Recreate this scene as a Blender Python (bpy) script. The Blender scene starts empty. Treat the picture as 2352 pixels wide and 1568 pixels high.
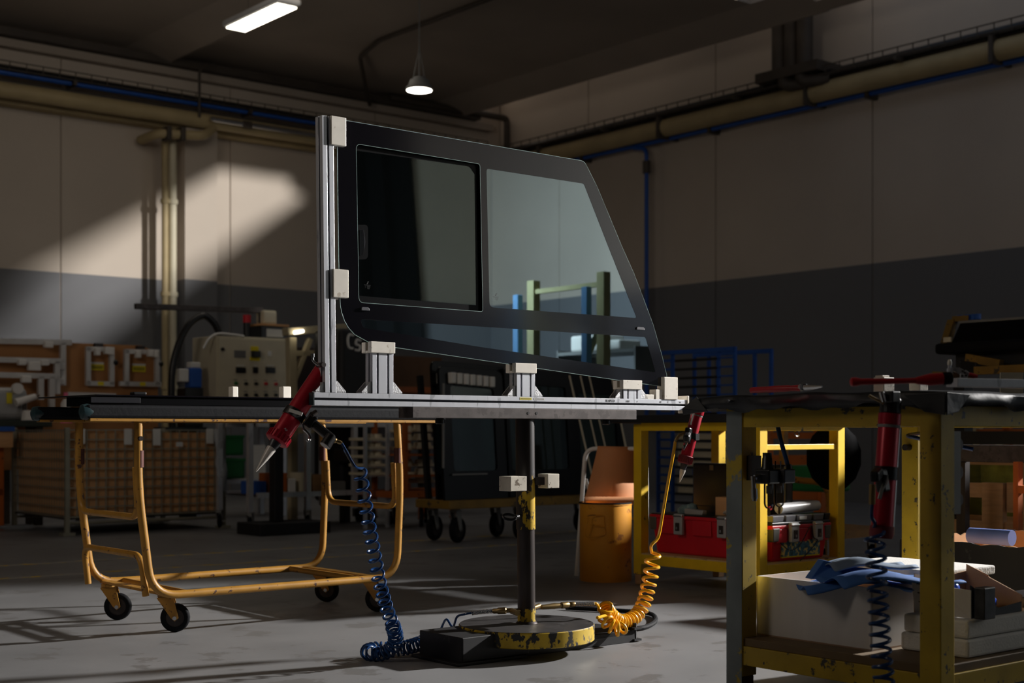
import bpy, bmesh, math, random
from math import sin, cos, pi, radians, sqrt, atan2
from mathutils import Vector, Matrix
from mathutils.geometry import tessellate_polygon
random.seed(7)
SC = bpy.context.scene
COL = SC.collection
# ------------------------------------------------------------------ frame of reference
# The hall is square to axes u (along the left wall, away to the right) and v (along the right wall).
TH = radians(39.4); C = cos(TH); S = sin(TH)
CAMH = 0.86; F = 3200.0; HX = 1176.0; HY = 990.0
def W(u, v, z): return Vector((u*C - v*S, u*S + v*C, z))
def pd(px, py, d):                       # photo point at a distance in front of the lens
    X = (px-HX)/F*d; return (X*C + d*S, -X*S + d*C, CAMH + (HY-py)/F*d)
def pv(px, py, v): r = (px-HX)/F; return pd(px, py, v/(C - S*r))     # ... on a plane of constant v
def pu(px, py, u): r = (px-HX)/F; return pd(px, py, u/(S + C*r))     # ... on a plane of constant u
def pz(px, py, z): return pd(px, py, (CAMH-z)*F/(py-HY))             # ... on a level plane

# ------------------------------------------------------------------ camera
cam = bpy.data.cameras.new('camera'); co = bpy.data.objects.new('camera', cam); COL.objects.link(co)
co.location = (0, 0, CAMH); co.rotation_euler = (pi/2, 0, 0)
cam.sensor_width = 36; cam.lens = F/2352*36; cam.shift_y = (HY-784)/2352
cam.clip_start = 0.05; cam.clip_end = 200
cam.dof.use_dof = True; cam.dof.focus_distance = 5.3; cam.dof.aperture_fstop = 3.2
SC.camera = co
# ------------------------------------------------------------------ world, sun, lamps, exposure
wd = bpy.data.worlds.new('World'); SC.world = wd; wd.use_nodes = True
bg = wd.node_tree.nodes['Background']; bg.inputs[0].default_value = (0.62, 0.72, 0.9, 1); bg.inputs[1].default_value = 0.25
def lamp(kind, name, loc, to=None, power=100, color=(1, 1, 1), **kw):
    l = bpy.data.lights.new(name, kind); o = bpy.data.objects.new(name, l); COL.objects.link(o)
    o.location = loc; l.energy = power; l.color = color
    for k, x in kw.items(): setattr(l, k, x)
    if to is not None: o.rotation_euler = (Vector(to)-Vector(loc)).to_track_quat('-Z', 'Y').to_euler()
    return o
sd = W(-1, 3.0, -0.66)
lamp('SUN', 'sun', W(20, -10, 12), W(20, -10, 12)+sd, 3.0, (1.0, 0.96, 0.92), angle=radians(2.4))
lamp('SPOT', 'key_spot', W(12.4, 2.2, 3.9), W(3.7, 4.55, 0.62), 8800, (1.0, 0.97, 0.94), spot_size=radians(30), spot_blend=0.4, shadow_soft_size=0.16)  # narrow hard spot from the right, source out of view
lamp('AREA', 'mirror_wall_fill', W(5.2, -2.2, 4.3), W(13.8, -4.4, 2.2), 520, (0.80, 0.91, 1.0), shape='RECTANGLE', size=2.4, size_y=0.6, spread=radians(95))  # added fill for the wall and rack that the window mirrors
lamp('AREA', 'left_wall_fill', W(6.5, 12.5, 5.6), W(7.0, 16.5, 1.5), 26, (1.0, 0.9, 0.78), shape='SQUARE', size=3.0)  # added fill that lifts the left wall, no fitting there
lamp('AREA', 'ceiling_fill', W(-2.0, 5.0, 4.2), W(8.0, 12.0, 5.8), 60, (1.0, 0.88, 0.76), shape='SQUARE', size=2.0)  # added fill aimed up to brighten the ceiling
vs = SC.view_settings
vs.view_transform = 'Standard'; vs.look = 'None'; vs.exposure = 0.0; vs.gamma = 1.0; vs.use_curve_mapping = False

# ------------------------------------------------------------------ materials
def lin(c):
    f = lambda x: x/12.92 if x <= 0.04045 else ((x+0.055)/1.055)**2.4
    return tuple(f(x/255.0) for x in c[:3]) + (1.0,)
MATS = {}
def mat(name, rgb, rough=0.5, metal=0.0, var=0.12, scale=6.0, bump=0.0, bscale=60.0, wear=None, coat=0.0, spec=0.5, streak=None):
    """Principled surface with a little noise in its colour. wear = (rgb, amount 0..1, scale): a second colour showing in patches."""
    if name in MATS: return MATS[name]
    m = bpy.data.materials.new(name); m.use_nodes = True; nt = m.node_tree; N = nt.nodes; L = nt.links
    b = N['Principled BSDF']; b.inputs['Roughness'].default_value = rough; b.inputs['Metallic'].default_value = metal
    b.inputs['Specular IOR Level'].default_value = spec; b.inputs['Coat Weight'].default_value = coat
    tc = N.new('ShaderNodeTexCoord'); co_ = tc.outputs['Object']
    if streak:
        mp = N.new('ShaderNodeMapping'); mp.inputs['Scale'].default_value = streak; L.new(co_, mp.inputs[0]); co_ = mp.outputs[0]
    nz = N.new('ShaderNodeTexNoise'); nz.inputs['Scale'].default_value = scale; nz.inputs['Detail'].default_value = 5; L.new(co_, nz.inputs['Vector'])
    rmp = N.new('ShaderNodeValToRGB'); c = lin(rgb)
    rmp.color_ramp.elements[0].position = 0.3; rmp.color_ramp.elements[1].position = 0.7
    rmp.color_ramp.elements[0].color = tuple(x*(1-var) for x in c[:3])+(1,); rmp.color_ramp.elements[1].color = tuple(min(1, x*(1+var)) for x in c[:3])+(1,)
    L.new(nz.outputs['Fac'], rmp.inputs[0]); out = rmp.outputs[0]
    if wear:
        n2 = N.new('ShaderNodeTexNoise'); n2.inputs['Scale'].default_value = wear[2]; n2.inputs['Detail'].default_value = 8; n2.inputs['Roughness'].default_value = 0.65; L.new(co_, n2.inputs['Vector'])
        r2 = N.new('ShaderNodeValToRGB'); t = 0.72 - 0.44*wear[1]
        r2.color_ramp.elements[0].position = t; r2.color_ramp.elements[1].position = t+0.03
        r2.color_ramp.elements[0].color = (0, 0, 0, 1); r2.color_ramp.elements[1].color = (1, 1, 1, 1); L.new(n2.outputs['Fac'], r2.inputs[0])
        mx = N.new('ShaderNodeMix'); mx.data_type = 'RGBA'; L.new(r2.outputs[0], mx.inputs['Factor']); L.new(out, mx.inputs['A']); mx.inputs['B'].default_value = lin(wear[0]); out = mx.outputs['Result']
    L.new(out, b.inputs['Base Color'])
    if bump:
        n3 = N.new('ShaderNodeTexNoise'); n3.inputs['Scale'].default_value = bscale; n3.inputs['Detail'].default_value = 4; L.new(co_, n3.inputs['Vector'])
        bp = N.new('ShaderNodeBump'); bp.inputs['Strength'].default_value = bump; bp.inputs['Distance'].default_value = 0.01; L.new(n3.outputs['Fac'], bp.inputs['Height']); L.new(bp.outputs[0], b.inputs['Normal'])
    MATS[name] = m; return m
def emit(name, rgb, strength):
    m = bpy.data.materials.new(name); m.use_nodes = True; b = m.node_tree.nodes['Principled BSDF']
    b.inputs['Base Color'].default_value = lin(rgb); b.inputs['Emission Color'].default_value = lin(rgb); b.inputs['Emission Strength'].default_value = strength
    nz = m.node_tree.nodes.new('ShaderNodeTexNoise'); nz.inputs['Scale'].default_value = 3; MATS[name] = m; return m
def glass(name, tint, ior=1.5, rough=0.0, col=(1, 1, 1)):
    """Thin tinted sheet: light passes straight through, tinted, and the surface mirrors by Fresnel."""
    if name in MATS: return MATS[name]
    m = bpy.data.materials.new(name); m.use_nodes = True; N = m.node_tree.nodes; L = m.node_tree.links
    N.remove(N['Principled BSDF'])
    tr = N.new('ShaderNodeBsdfTransparent'); tr.inputs[0].default_value = tint+(1,)
    gl = N.new('ShaderNodeBsdfGlossy'); gl.inputs['Roughness'].default_value = rough; gl.inputs['Color'].default_value = col+(1,)
    fr = N.new('ShaderNodeFresnel'); fr.inputs['IOR'].default_value = ior
    mx = N.new('ShaderNodeMixShader'); L.new(fr.outputs[0], mx.inputs[0]); L.new(tr.outputs[0], mx.inputs[1]); L.new(gl.outputs[0], mx.inputs[2])
    L.new(mx.outputs[0], N['Material Output'].inputs[0]); MATS[name] = m; return m
def two_tone(name, up, lo, zline):
    m = mat(name, up, 0.75, var=0.06, scale=0.8, bump=0.05, bscale=30)
    nt = m.node_tree; N = nt.nodes; L = nt.links; b = N['Principled BSDF']; src = b.inputs['Base Color'].links[0].from_socket
    g = N.new('ShaderNodeNewGeometry'); sx = N.new('ShaderNodeSeparateXYZ'); L.new(g.outputs['Position'], sx.inputs[0])
    gt = N.new('ShaderNodeMath'); gt.operation = 'LESS_THAN'; gt.inputs[1].default_value = zline; L.new(sx.outputs['Z'], gt.inputs[0])
    mx = N.new('ShaderNodeMix'); mx.data_type = 'RGBA'; L.new(gt.outputs[0], mx.inputs['Factor']); L.new(src, mx.inputs['A']); mx.inputs['B'].default_value = lin(lo); L.new(mx.outputs['Result'], b.inputs['Base Color'])
    return m

M = dict(
 wall=two_tone('painted_wall', (196, 184, 170), (112, 113, 116), 2.85),
 roof=mat('roof_concrete', (170, 158, 145), 0.85, var=0.1, scale=0.7),
 floor=mat('polished_concrete', (126, 126, 127), 0.45, var=0.16, scale=1.6, bump=0.03, bscale=90, wear=((112, 111, 110), 0.32, 4), spec=0.35),
 alu=mat('brushed_aluminium', (206, 208, 214), 0.4, 0.55, var=0.05, scale=30, streak=(1, 1, 0.2), wear=((168, 170, 176), 0.3, 22)),
 aludark=mat('aluminium_groove', (46, 48, 54), 0.5, 0.6),
 zinc=mat('bright_zinc', (206, 208, 214), 0.35, 0.2, var=0.05),
 alubg=mat('dull_aluminium', (204, 202, 200), 0.5, 0.2, var=0.08),
 cream_post=mat('washed_yellow_paint', (204, 198, 150), 0.6, var=0.08), palefoam=mat('pale_blue_foam', (124, 172, 220), 0.85, var=0.05), deck=mat('dim_worn_yellow', (130, 100, 30), 0.6, var=0.2, wear=((60, 52, 40), 0.3, 12)),  # mirrored rack colours paled like a washed reflection; deck yellow darkened for shade
 cast=mat('cast_aluminium', (188, 188, 190), 0.55, 0.6, bump=0.2, bscale=200),
 nylon=mat('white_nylon', (246, 239, 226), 0.42, var=0.06, scale=20, wear=((206, 194, 176), 0.25, 30)),
 nylond=mat('stained_nylon', (214, 206, 190), 0.5, var=0.1, scale=20, wear=((110, 95, 75), 0.28, 25)),
 frit=mat('black_frit_glass', (15, 13, 18), 0.1, var=0.02, spec=0.8),
 blackglass=mat('black_sealed_glass', (8, 8, 10), 0.3, var=0.05, spec=0.15),
 pane=glass('tinted_pane', (0.60, 0.67, 0.65), 3.7, col=(0.78, 0.95, 1.0)),
 slide=glass('sliding_tinted_pane', (0.74, 0.77, 0.62), 2.05, col=(0.85, 1.0, 0.94)),
 clear=glass('clear_plastic', (0.9, 0.9, 0.88), 1.55, 0.06),
 bgpane=glass('dusty_pane', (0.38, 0.47, 0.44), 1.3, 0.05),
 edge=mat('ground_glass_edge', (178, 205, 200), 0.3, var=0.05),
 black=mat('black_plastic', (18, 18, 20), 0.35, var=0.15),
 rubber=mat('black_rubber', (12, 13, 17), 0.75, var=0.2, scale=20, bump=0.1, spec=0.2),
 mattblack=mat('matt_black_paint', (20, 20, 22), 0.6, var=0.15, wear=((52, 50, 50), 0.15, 14)),
 matblk=mat('rubber_mat', (22, 25, 28), 0.5, var=0.2, scale=10, bump=0.3, bscale=14),
 rawsteel=mat('raw_steel', (84, 78, 76), 0.5, 0.6, var=0.25, scale=20, wear=((72, 66, 64), 0.4, 30)),
 darksteel=mat('dark_steel', (66, 60, 58), 0.42, 0.7, var=0.25, scale=24, streak=(1, 1, 0.3)),
 chrome=mat('chromed_steel', (205, 205, 205), 0.2, 1.0, var=0.04),
 brass=mat('brass', (165, 140, 95), 0.35, 0.9, var=0.1),
 yellow=mat('yellow_paint', (228, 186, 22), 0.45, var=0.1, scale=8, wear=((74, 68, 52), 0.14, 26)),
 yellowworn=mat('worn_yellow_paint', (182, 152, 26), 0.5, var=0.16, scale=8, wear=((62, 58, 50), 0.26, 24)),
 yellowblue=mat('blue_grey_worn_yellow', (112, 120, 120), 0.5, var=0.2, scale=8, wear=((176, 152, 40), 0.42, 7)),
 trolley=mat('ochre_trolley_paint', (172, 124, 46), 0.45, var=0.14, scale=12, wear=((74, 46, 36), 0.27, 26)),
 rust=mat('rust_brown_steel', (86, 46, 38), 0.6, 0.3, var=0.25, scale=30),
 disc=mat('chipped_yellow_disc_rim', (192, 160, 34), 0.5, var=0.15, scale=20, wear=((32, 31, 30), 0.5, 26), streak=(1, 1, 0.7)),
 disctop=mat('worn_black_plate', (62, 60, 60), 0.45, 0.2, var=0.25, scale=14, wear=((86, 84, 84), 0.3, 18)),
 red=mat('red_anodised', (176, 18, 44), 0.32, 0.25, var=0.08, scale=20),
 redpl=mat('red_plastic', (200, 22, 40), 0.4, var=0.06),
 redtool=mat('red_rubber_grip', (186, 24, 34), 0.4, var=0.1),
 blue=mat('blue_hose', (14, 60, 112), 0.28, var=0.08),
 yhose=mat('yellow_hose', (240, 176, 24), 0.3, var=0.06, scale=20),
 bluepipe=mat('blue_pipe', (28, 84, 170), 0.5, var=0.1),
 bluefoam=mat('blue_foam', (92, 158, 226), 0.8, var=0.05),
 beige=mat('beige_pipe', (176, 158, 118), 0.6, var=0.1, scale=3),
 pipe=mat('dark_conduit', (70, 62, 54), 0.6, var=0.15),
 cream=mat('cream_cabinet', (206, 198, 172), 0.5, var=0.05),
 creamd=mat('cream_machine_paint', (184, 172, 140), 0.6, var=0.08),
 board=mat('brown_hardboard', (176, 124, 76), 0.75, var=0.08, scale=3),
 card=mat('corrugated_cardboard', (206, 158, 110), 0.8, var=0.08, scale=4, streak=(1, 1, 6)),
 card2=mat('kraft_paper', (206, 138, 88), 0.7, var=0.06, scale=5),
 wire=mat('galvanised_wire', (150, 146, 130), 0.5, 0.5, var=0.15),
 white=mat('white_plastic', (228, 226, 222), 0.5, var=0.04),
 foam=mat('white_foam', (232, 230, 224), 0.85, var=0.05, bump=0.25, bscale=120),
 carton=mat('white_carton', (214, 210, 206), 0.75, var=0.05, scale=3, streak=(6, 6, 0.6)),
 tray=mat('cream_tray', (214, 204, 178), 0.6, var=0.08),
 green=mat('green_plastic', (30, 110, 56), 0.5, var=0.1),
 orange=mat('orange_steel', (176, 92, 28), 0.5, var=0.12, wear=((70, 50, 40), 0.2, 18)),
 wood=mat('raw_timber', (168, 130, 92), 0.75, var=0.2, scale=6, streak=(1, 1, 8)),
 ply=mat('plywood_shelf', (196, 164, 116), 0.7, var=0.12, scale=4, wear=((120, 98, 70), 0.3, 9)),
 greyplastic=mat('grey_plastic', (128, 128, 126), 0.55, var=0.08),
 greyroll=mat('grey_film_roll', (170, 170, 172), 0.35, var=0.08),
 greysheet=mat('grey_film_sheet', (160, 164, 168), 0.45, var=0.12, bump=0.3, bscale=12),
 bluepaper=mat('blue_paper', (58, 106, 176), 0.8, var=0.12, scale=5),
 yellowtag=mat('yellow_label', (232, 212, 30), 0.6, var=0.04),
 whitetag=mat('pale_label', (222, 222, 218), 0.6, var=0.04),
 ink=mat('black_ink', (14, 14, 16), 0.7, var=0.0),
 drum=mat('ochre_drum_paint', (216, 148, 32), 0.5, var=0.1, scale=4, wear=((150, 92, 30), 0.25, 8)),
 pink=mat('pink_plastic', (246, 120, 160), 0.5, var=0.05),
 sheen=mat('grey_machine_paint', (168, 168, 168), 0.45, 0.2, var=0.1),
 teal=mat('teal_film', (38, 58, 62), 0.3, var=0.2),
 picture=mat('printed_picture_label', (60, 110, 130), 0.5, var=0.6, scale=40, wear=((226, 204, 120), 0.45, 34)),
 tube=emit('lit_diffuser', (255, 246, 226), 6.0), bulb=emit('lit_lens', (255, 246, 230), 9.0),
)

def chipped_sleeve():
    m = mat('chipped_black_over_yellow', (34, 29, 28), 0.42, var=0.2, scale=20, wear=((196, 160, 34), 0.44, 13), streak=(1, 1, 0.6))
    nt = m.node_tree; N = nt.nodes; L = nt.links; n2 = [n for n in N if n.type == 'TEX_NOISE'][1]; r2 = n2.outputs['Fac'].links[0].to_node
    tc = [n for n in N if n.type == 'TEX_COORD'][0]; sx = N.new('ShaderNodeSeparateXYZ'); L.new(tc.outputs['Object'], sx.inputs[0])
    rp_ = N.new('ShaderNodeValToRGB'); els = rp_.color_ramp.elements      # where along the tube the black paint has rubbed off
    els[0].position = .44; els[0].color = (.45,)*3+(1,); els[1].position = .93; els[1].color = (.3,)*3+(1,)
    for p, c in ((.485, .75), (.54, .9), (.60, .82), (.66, .5), (.70, .15), (.80, .1), (.86, .42), (.89, .5)): e = els.new(p); e.color = (c,)*3+(1,)
    L.new(sx.outputs['Z'], rp_.inputs[0])
    ma = N.new('ShaderNodeMath'); ma.operation = 'MULTIPLY_ADD'; ma.inputs[1].default_value = .34; L.new(rp_.outputs[0], ma.inputs[0]); L.new(n2.outputs['Fac'], ma.inputs[2])
    mb2 = N.new('ShaderNodeMath'); mb2.operation = 'MULTIPLY_ADD'; mb2.inputs[1].default_value = 2.2; L.new(sx.outputs['X'], mb2.inputs[0]); L.new(ma.outputs[0], mb2.inputs[2])
    r2.color_ramp.elements[0].position = .735; r2.color_ramp.elements[1].position = .76; L.new(mb2.outputs[0], r2.inputs[0]); return m
M['sleeve'] = chipped_sleeve()
# ------------------------------------------------------------------ mesh building (all points in u, v, z of the hall)
class MB:
    def __init__(s): s.v = []; s.f = []
    def add(s, vs_, fs):
        k = len(s.v); s.v += [tuple(p) for p in vs_]; s.f += [tuple(i+k for i in f) for f in fs]; return s
    def hexa(s, p):                      # 8 corners: bottom four then top four, both anticlockwise
        return s.add(p, [(3, 2, 1, 0), (4, 5, 6, 7), (0, 1, 5, 4), (1, 2, 6, 5), (2, 3, 7, 6), (3, 0, 4, 7)])
    def box(s, u0, u1, v0, v1, z0, z1):
        return s.hexa([(u0, v0, z0), (u1, v0, z0), (u1, v1, z0), (u0, v1, z0), (u0, v0, z1), (u1, v0, z1), (u1, v1, z1), (u0, v1, z1)])
    def bar(s, a, b, w, h, up=(0, 0, 1)):    # box beam from a to b
        a = Vector(a); b = Vector(b); d = (b-a).normalized(); up = Vector(up)
        if abs(d.dot(up)) > 0.98: up = Vector((1, 0, 0))
        r = d.cross(up).normalized(); n = r.cross(d)
        q = [(-r*w-n*h)/2, (r*w-n*h)/2, (r*w+n*h)/2, (-r*w+n*h)/2]
        return s.add([a+x for x in q]+[b+x for x in q], [(0, 1, 2, 3), (7, 6, 5, 4), (1, 0, 4, 5), (2, 1, 5, 6), (3, 2, 6, 7), (0, 3, 7, 4)])
    def lathe(s, p, axis, prof, n=20, caps=True):
        p = Vector(p); ax = Vector(axis).normalized(); t = Vector((0, 0, 1)) if abs(ax.z) < 0.9 else Vector((1, 0, 0))
        a = ax.cross(t).normalized(); b = ax.cross(a); vs_ = []; fs = []
        for t_, r in prof:
            for i in range(n):
                g = 2*pi*i/n; vs_.append(p+ax*t_+(a*cos(g)+b*sin(g))*r)
        for k in range(len(prof)-1):
            for i in range(n):
                j = (i+1) % n; fs.append((k*n+i, k*n+j, (k+1)*n+j, (k+1)*n+i))
        if caps: fs.append(tuple(range(n))[::-1]); fs.append(tuple((len(prof)-1)*n+i for i in range(n)))
        return s.add(vs_, fs)
    def cyl(s, a, b, r, r2=None, n=16):
        a = Vector(a); b = Vector(b); return s.lathe(a, b-a, [(0, r), ((b-a).length, r if r2 is None else r2)], n)
    def tube(s, pts, r, n=8, closed=False):
        P = [Vector(p) for p in pts]; m = len(P); vs_ = []; fs = []; nrm = None
        for i in range(m):
            d = (P[(i+1) % m]-P[i-1]) if closed else (P[min(i+1, m-1)]-P[max(i-1, 0)]); d.normalize()
            if nrm is None:
                t = Vector((0, 0, 1)) if abs(d.z) < 0.9 else Vector((1, 0, 0)); nrm = d.cross(t).normalized()
            else:
                nrm = nrm - d*nrm.dot(d); nrm.normalize()
            bi = d.cross(nrm); rr = r[i] if isinstance(r, (list, tuple)) else r
            for k in range(n): g = 2*pi*k/n; vs_.append(P[i]+(nrm*cos(g)+bi*sin(g))*rr)
        for i in range(m if closed else m-1):
            for k in range(n): j = (k+1) % n; q = (i+1) % m; fs.append((i*n+k, i*n+j, q*n+j, q*n+k))
        if not closed: fs.append(tuple(range(n))[::-1]); fs.append(tuple((m-1)*n+k for k in range(n)))
        return s.add(vs_, fs)
    def prism(s, poly, ext, holes=()):       # polygon (3D points in one plane), optionally with holes, pushed out by ext
        e = Vector(ext); loops = [[Vector(p) for p in poly]]+[[Vector(p) for p in h] for h in holes]
        tri = tessellate_polygon(loops); flat = [p for l in loops for p in l]; n = len(flat)
        fs = [tuple(t) for t in tri]+[tuple(i+n for i in reversed(t)) for t in tri]; k = 0
        for l in loops:
            m = len(l); fs += [(k+i, k+(i+1) % m, n+k+(i+1) % m, n+k+i) for i in range(m)]; k += m
        return s.add(flat+[p+e for p in flat], fs)
    def ball(s, c, r, n=12, sq=(1, 1, 1)):
        c = Vector(c); vs_ = [c+Vector((0, 0, -r*sq[2]))]; fs = []; m = n//2
        for i in range(1, m):
            a = -pi/2+pi*i/m
            for k in range(n): g = 2*pi*k/n; vs_.append(c+Vector((r*cos(a)*cos(g)*sq[0], r*cos(a)*sin(g)*sq[1], r*sin(a)*sq[2])))
        vs_.append(c+Vector((0, 0, r*sq[2]))); t = len(vs_)-1
        for k in range(n):
            j = (k+1) % n; fs.append((0, 1+j, 1+k)); fs.append((t, 1+(m-2)*n+k, 1+(m-2)*n+j))
            for i in range(m-2): fs.append((1+i*n+k, 1+i*n+j, 1+(i+1)*n+j, 1+(i+1)*n+k))
        return s.add(vs_, fs)
def arc(pts, r, n=6):
    """A path with its inner corners rounded to radius r."""
    P = [Vector(p) for p in pts]; o = [P[0]]
    for i in range(1, len(P)-1):
        a = P[i-1]-P[i]; b = P[i+1]-P[i]; k = min(r, a.length*0.49, b.length*0.49); a = P[i]+a.normalized()*k; b = P[i]+b.normalized()*k
        for j in range(n+1): t = j/n; o.append(a*(1-t)**2+P[i]*2*t*(1-t)+b*t*t)
    o.append(P[-1]); return o
def roundpoly(pts, n=6):
    """Closed 2D polygon of (x, y[, radius])."""
    o = []; m = len(pts)
    for i, p in enumerate(pts):
        r = p[2] if len(p) > 2 else 0; q = Vector(p[:2])
        if not r: o.append(q); continue
        a = Vector(pts[i-1][:2])-q; b = Vector(pts[(i+1) % m][:2])-q; k = min(r, a.length*0.49, b.length*0.49); a = q+a.normalized()*k; b = q+b.normalized()*k
        for j in range(n+1): t = j/n; o.append(a*(1-t)**2+q*2*t*(1-t)+b*t*t)
    return o
def spline(pts, n=8):
    P = [Vector(p) for p in pts]; P = [P[0]*2-P[1]]+P+[P[-1]*2-P[-2]]; o = []
    for i in range(1, len(P)-2):
        for j in range(n):
            t = j/n; a, b, c, d = P[i-1:i+3]
            o.append(0.5*((2*b)+(c-a)*t+(2*a-5*b+4*c-d)*t*t+(3*b-a-3*c+d)*t**3))
    o.append(P[-2]); return o
def coil(path, r, turns, per=18, phase=0.0, squash=1.0):
    """Helix wound about a smooth path; turns may be a function of arc share -> turn count."""
    P = [Vector(p) for p in path]; L = [0]
    for a, b in zip(P, P[1:]): L.append(L[-1]+(b-a).length)
    tot = L[-1]; tf = turns if callable(turns) else (lambda t: t*turns); nt = tf(1.0); n = int(nt*per); o = []; k = 0
    nrm = None; t = 0.0
    for i in range(n+1):
        target = nt*i/n
        lo, hi = 0.0, 1.0
        for _ in range(26):
            mid = (lo+hi)/2
            if tf(mid) < target: lo = mid
            else: hi = mid
        d = lo*tot; k = 0
        while k < len(L)-2 and L[k+1] < d: k += 1
        f = (d-L[k])/max(1e-9, L[k+1]-L[k]); p = P[k].lerp(P[k+1], min(1, f)); dr = (P[min(k+2, len(P)-1)]-P[max(k-1, 0)]).normalized()
        if nrm is None:
            q = Vector((0.3, 0.9, 0.2)); nrm = (q-dr*q.dot(dr)).normalized()
        else: nrm = (nrm-dr*nrm.dot(dr)).normalized()
        b = dr.cross(nrm); g = 2*pi*target+phase; rr = r(lo) if callable(r) else r
        o.append(p+(nrm*cos(g)+b*sin(g))*rr)
    return o

# ------------------------------------------------------------------ scene graph
ROOT = {}
def tag(o, label=None, cat=None, group=None, kind=None):
    if label: o['label'] = label
    if cat: o['category'] = cat
    if group: o['group'] = group
    if kind: o['kind'] = kind
    return o
def thing(name, label, cat, base, group=None):
    o = bpy.data.objects.new(name, None); COL.objects.link(o); o.empty_display_size = 0.05
    o.location = W(*base); o.rotation_euler = (0, 0, TH); ROOT[o.name] = Vector(base); return tag(o, label, cat, group)
def mesh_obj(name, mb, m, base, smooth=False, bev=0.0, seg=2, ang=35):
    me = bpy.data.meshes.new(name); b = Vector(base)
    me.from_pydata([tuple(Vector(p)-b) for p in mb.v], [], mb.f); me.update()
    bm = bmesh.new(); bm.from_mesh(me); bmesh.ops.recalc_face_normals(bm, faces=bm.faces); bm.to_mesh(me); bm.free()
    me.materials.append(M[m] if isinstance(m, str) else m)
    o = bpy.data.objects.new(name, me); COL.objects.link(o)
    if smooth: me.shade_auto_smooth(angle=radians(45)) if hasattr(me, 'shade_auto_smooth') else me.shade_smooth()
    if smooth:
        for p in me.polygons: p.use_smooth = True
        me.set_sharp_from_angle(angle=radians(42))
    if bev:
        md = o.modifiers.new('bevel', 'BEVEL'); md.width = bev; md.segments = seg; md.limit_method = 'ANGLE'; md.angle_limit = radians(ang)
    return o
def part(name, mb, m, parent, smooth=False, bev=0.0, label=None, kind=None, seg=2):
    r = parent
    while r.parent: r = r.parent
    b = ROOT[r.name]; o = mesh_obj(name, mb, m, b, smooth, bev, seg); o.parent = parent
    if label: o['label'] = label
    if kind: o['kind'] = kind
    return o
def solo(name, label, cat, mb, m, smooth=False, bev=0.0, group=None, kind=None):
    us = [p[0] for p in mb.v]; vv = [p[1] for p in mb.v]; zs = [p[2] for p in mb.v]
    b = ((min(us)+max(us))/2, (min(vv)+max(vv))/2, min(zs)); o = mesh_obj(name, mb, m, b, smooth, bev)
    o.location = W(*b); o.rotation_euler = (0, 0, TH); ROOT[o.name] = Vector(b); return tag(o, label, cat, group, kind)
def struct(name, mb, m, label=None, smooth=False): return solo(name, label, None, mb, m, smooth, kind='structure')
def text(body, parent, at, size, m='ink', face='-v', roll=0.0, name='lettering'):
    r = parent
    while r.parent: r = r.parent
    cu = bpy.data.curves.new(name, 'FONT'); cu.body = body; cu.size = size; cu.extrude = 0.0002; cu.materials.append(M[m])
    tmp = bpy.data.objects.new(name, cu); COL.objects.link(tmp); bpy.context.view_layer.update()
    me = bpy.data.meshes.new_from_object(tmp.evaluated_get(bpy.context.evaluated_depsgraph_get())); bpy.data.objects.remove(tmp)
    o = bpy.data.objects.new(name, me); COL.objects.link(o); o.parent = parent; o.location = Vector(at)-ROOT[r.name]
    o.rotation_euler = {'-v': (pi/2, roll, 0), '-u': (pi/2, roll, -pi/2)}[face]
    return o
def caster(parent, u, v, top, dia, heading, width=0.032, fork='trolley', tyre='rubber', trail=0.03, hub='darksteel'):
    """Swivel caster: fork (part) > tyre, hub, axle. heading = direction in which the wheel trails behind its pivot."""
    dx, dy = cos(heading), sin(heading); ax = (-dy, dx, 0); wc = Vector((u+dx*trail, v+dy*trail, dia/2)); A = Vector(ax); D = Vector((dx, dy, 0)); w = width/2
    mb = MB(); mb.lathe((u, v, top-0.012), (0, 0, 1), [(0, 0.035), (0.012, 0.035)], 14)
    mb.bar(Vector((u, v, top-0.02))-A*(w+0.008), Vector((u, v, top-0.02))+A*(w+0.008), 0.06, 0.014)
    for sgn in (-1, 1):
        o = A*sgn*(w+0.005); pz_ = top-0.015
        poly = [Vector((u, v, pz_))-D*0.035+o, Vector((u, v, pz_))+D*0.035+o, wc+D*0.016+o, wc-Vector((0, 0, 0.014))+o, wc-D*0.016+o]
        mb.prism(poly, A*0.005*sgn)
    f = part('caster', mb, fork, parent)
    t = MB(); R = dia/2; t.lathe(wc-A*w, ax, [(0, R*0.62), (0, R*0.86), (w*0.3, R*0.97), (w*0.8, R), (w*1.2, R), (w*1.7, R*0.97), (w*2, R*0.86), (w*2, R*0.62)], 24, caps=False); part('tyre', t, tyre, f, smooth=True)
    h = MB(); h.lathe(wc-A*w*0.8, ax, [(0, R*0.63), (w*0.2, R*0.63), (w*0.3, R*0.3), (w*1.3, R*0.3), (w*1.4, R*0.63), (w*1.6, R*0.63)], 20); part('hub', h, hub, f, smooth=True)
    x = MB(); x.cyl(wc-A*(w+0.018), wc+A*(w+0.018), 0.009, n=8); part('axle', x, 'chrome', f)
    return f
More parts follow.
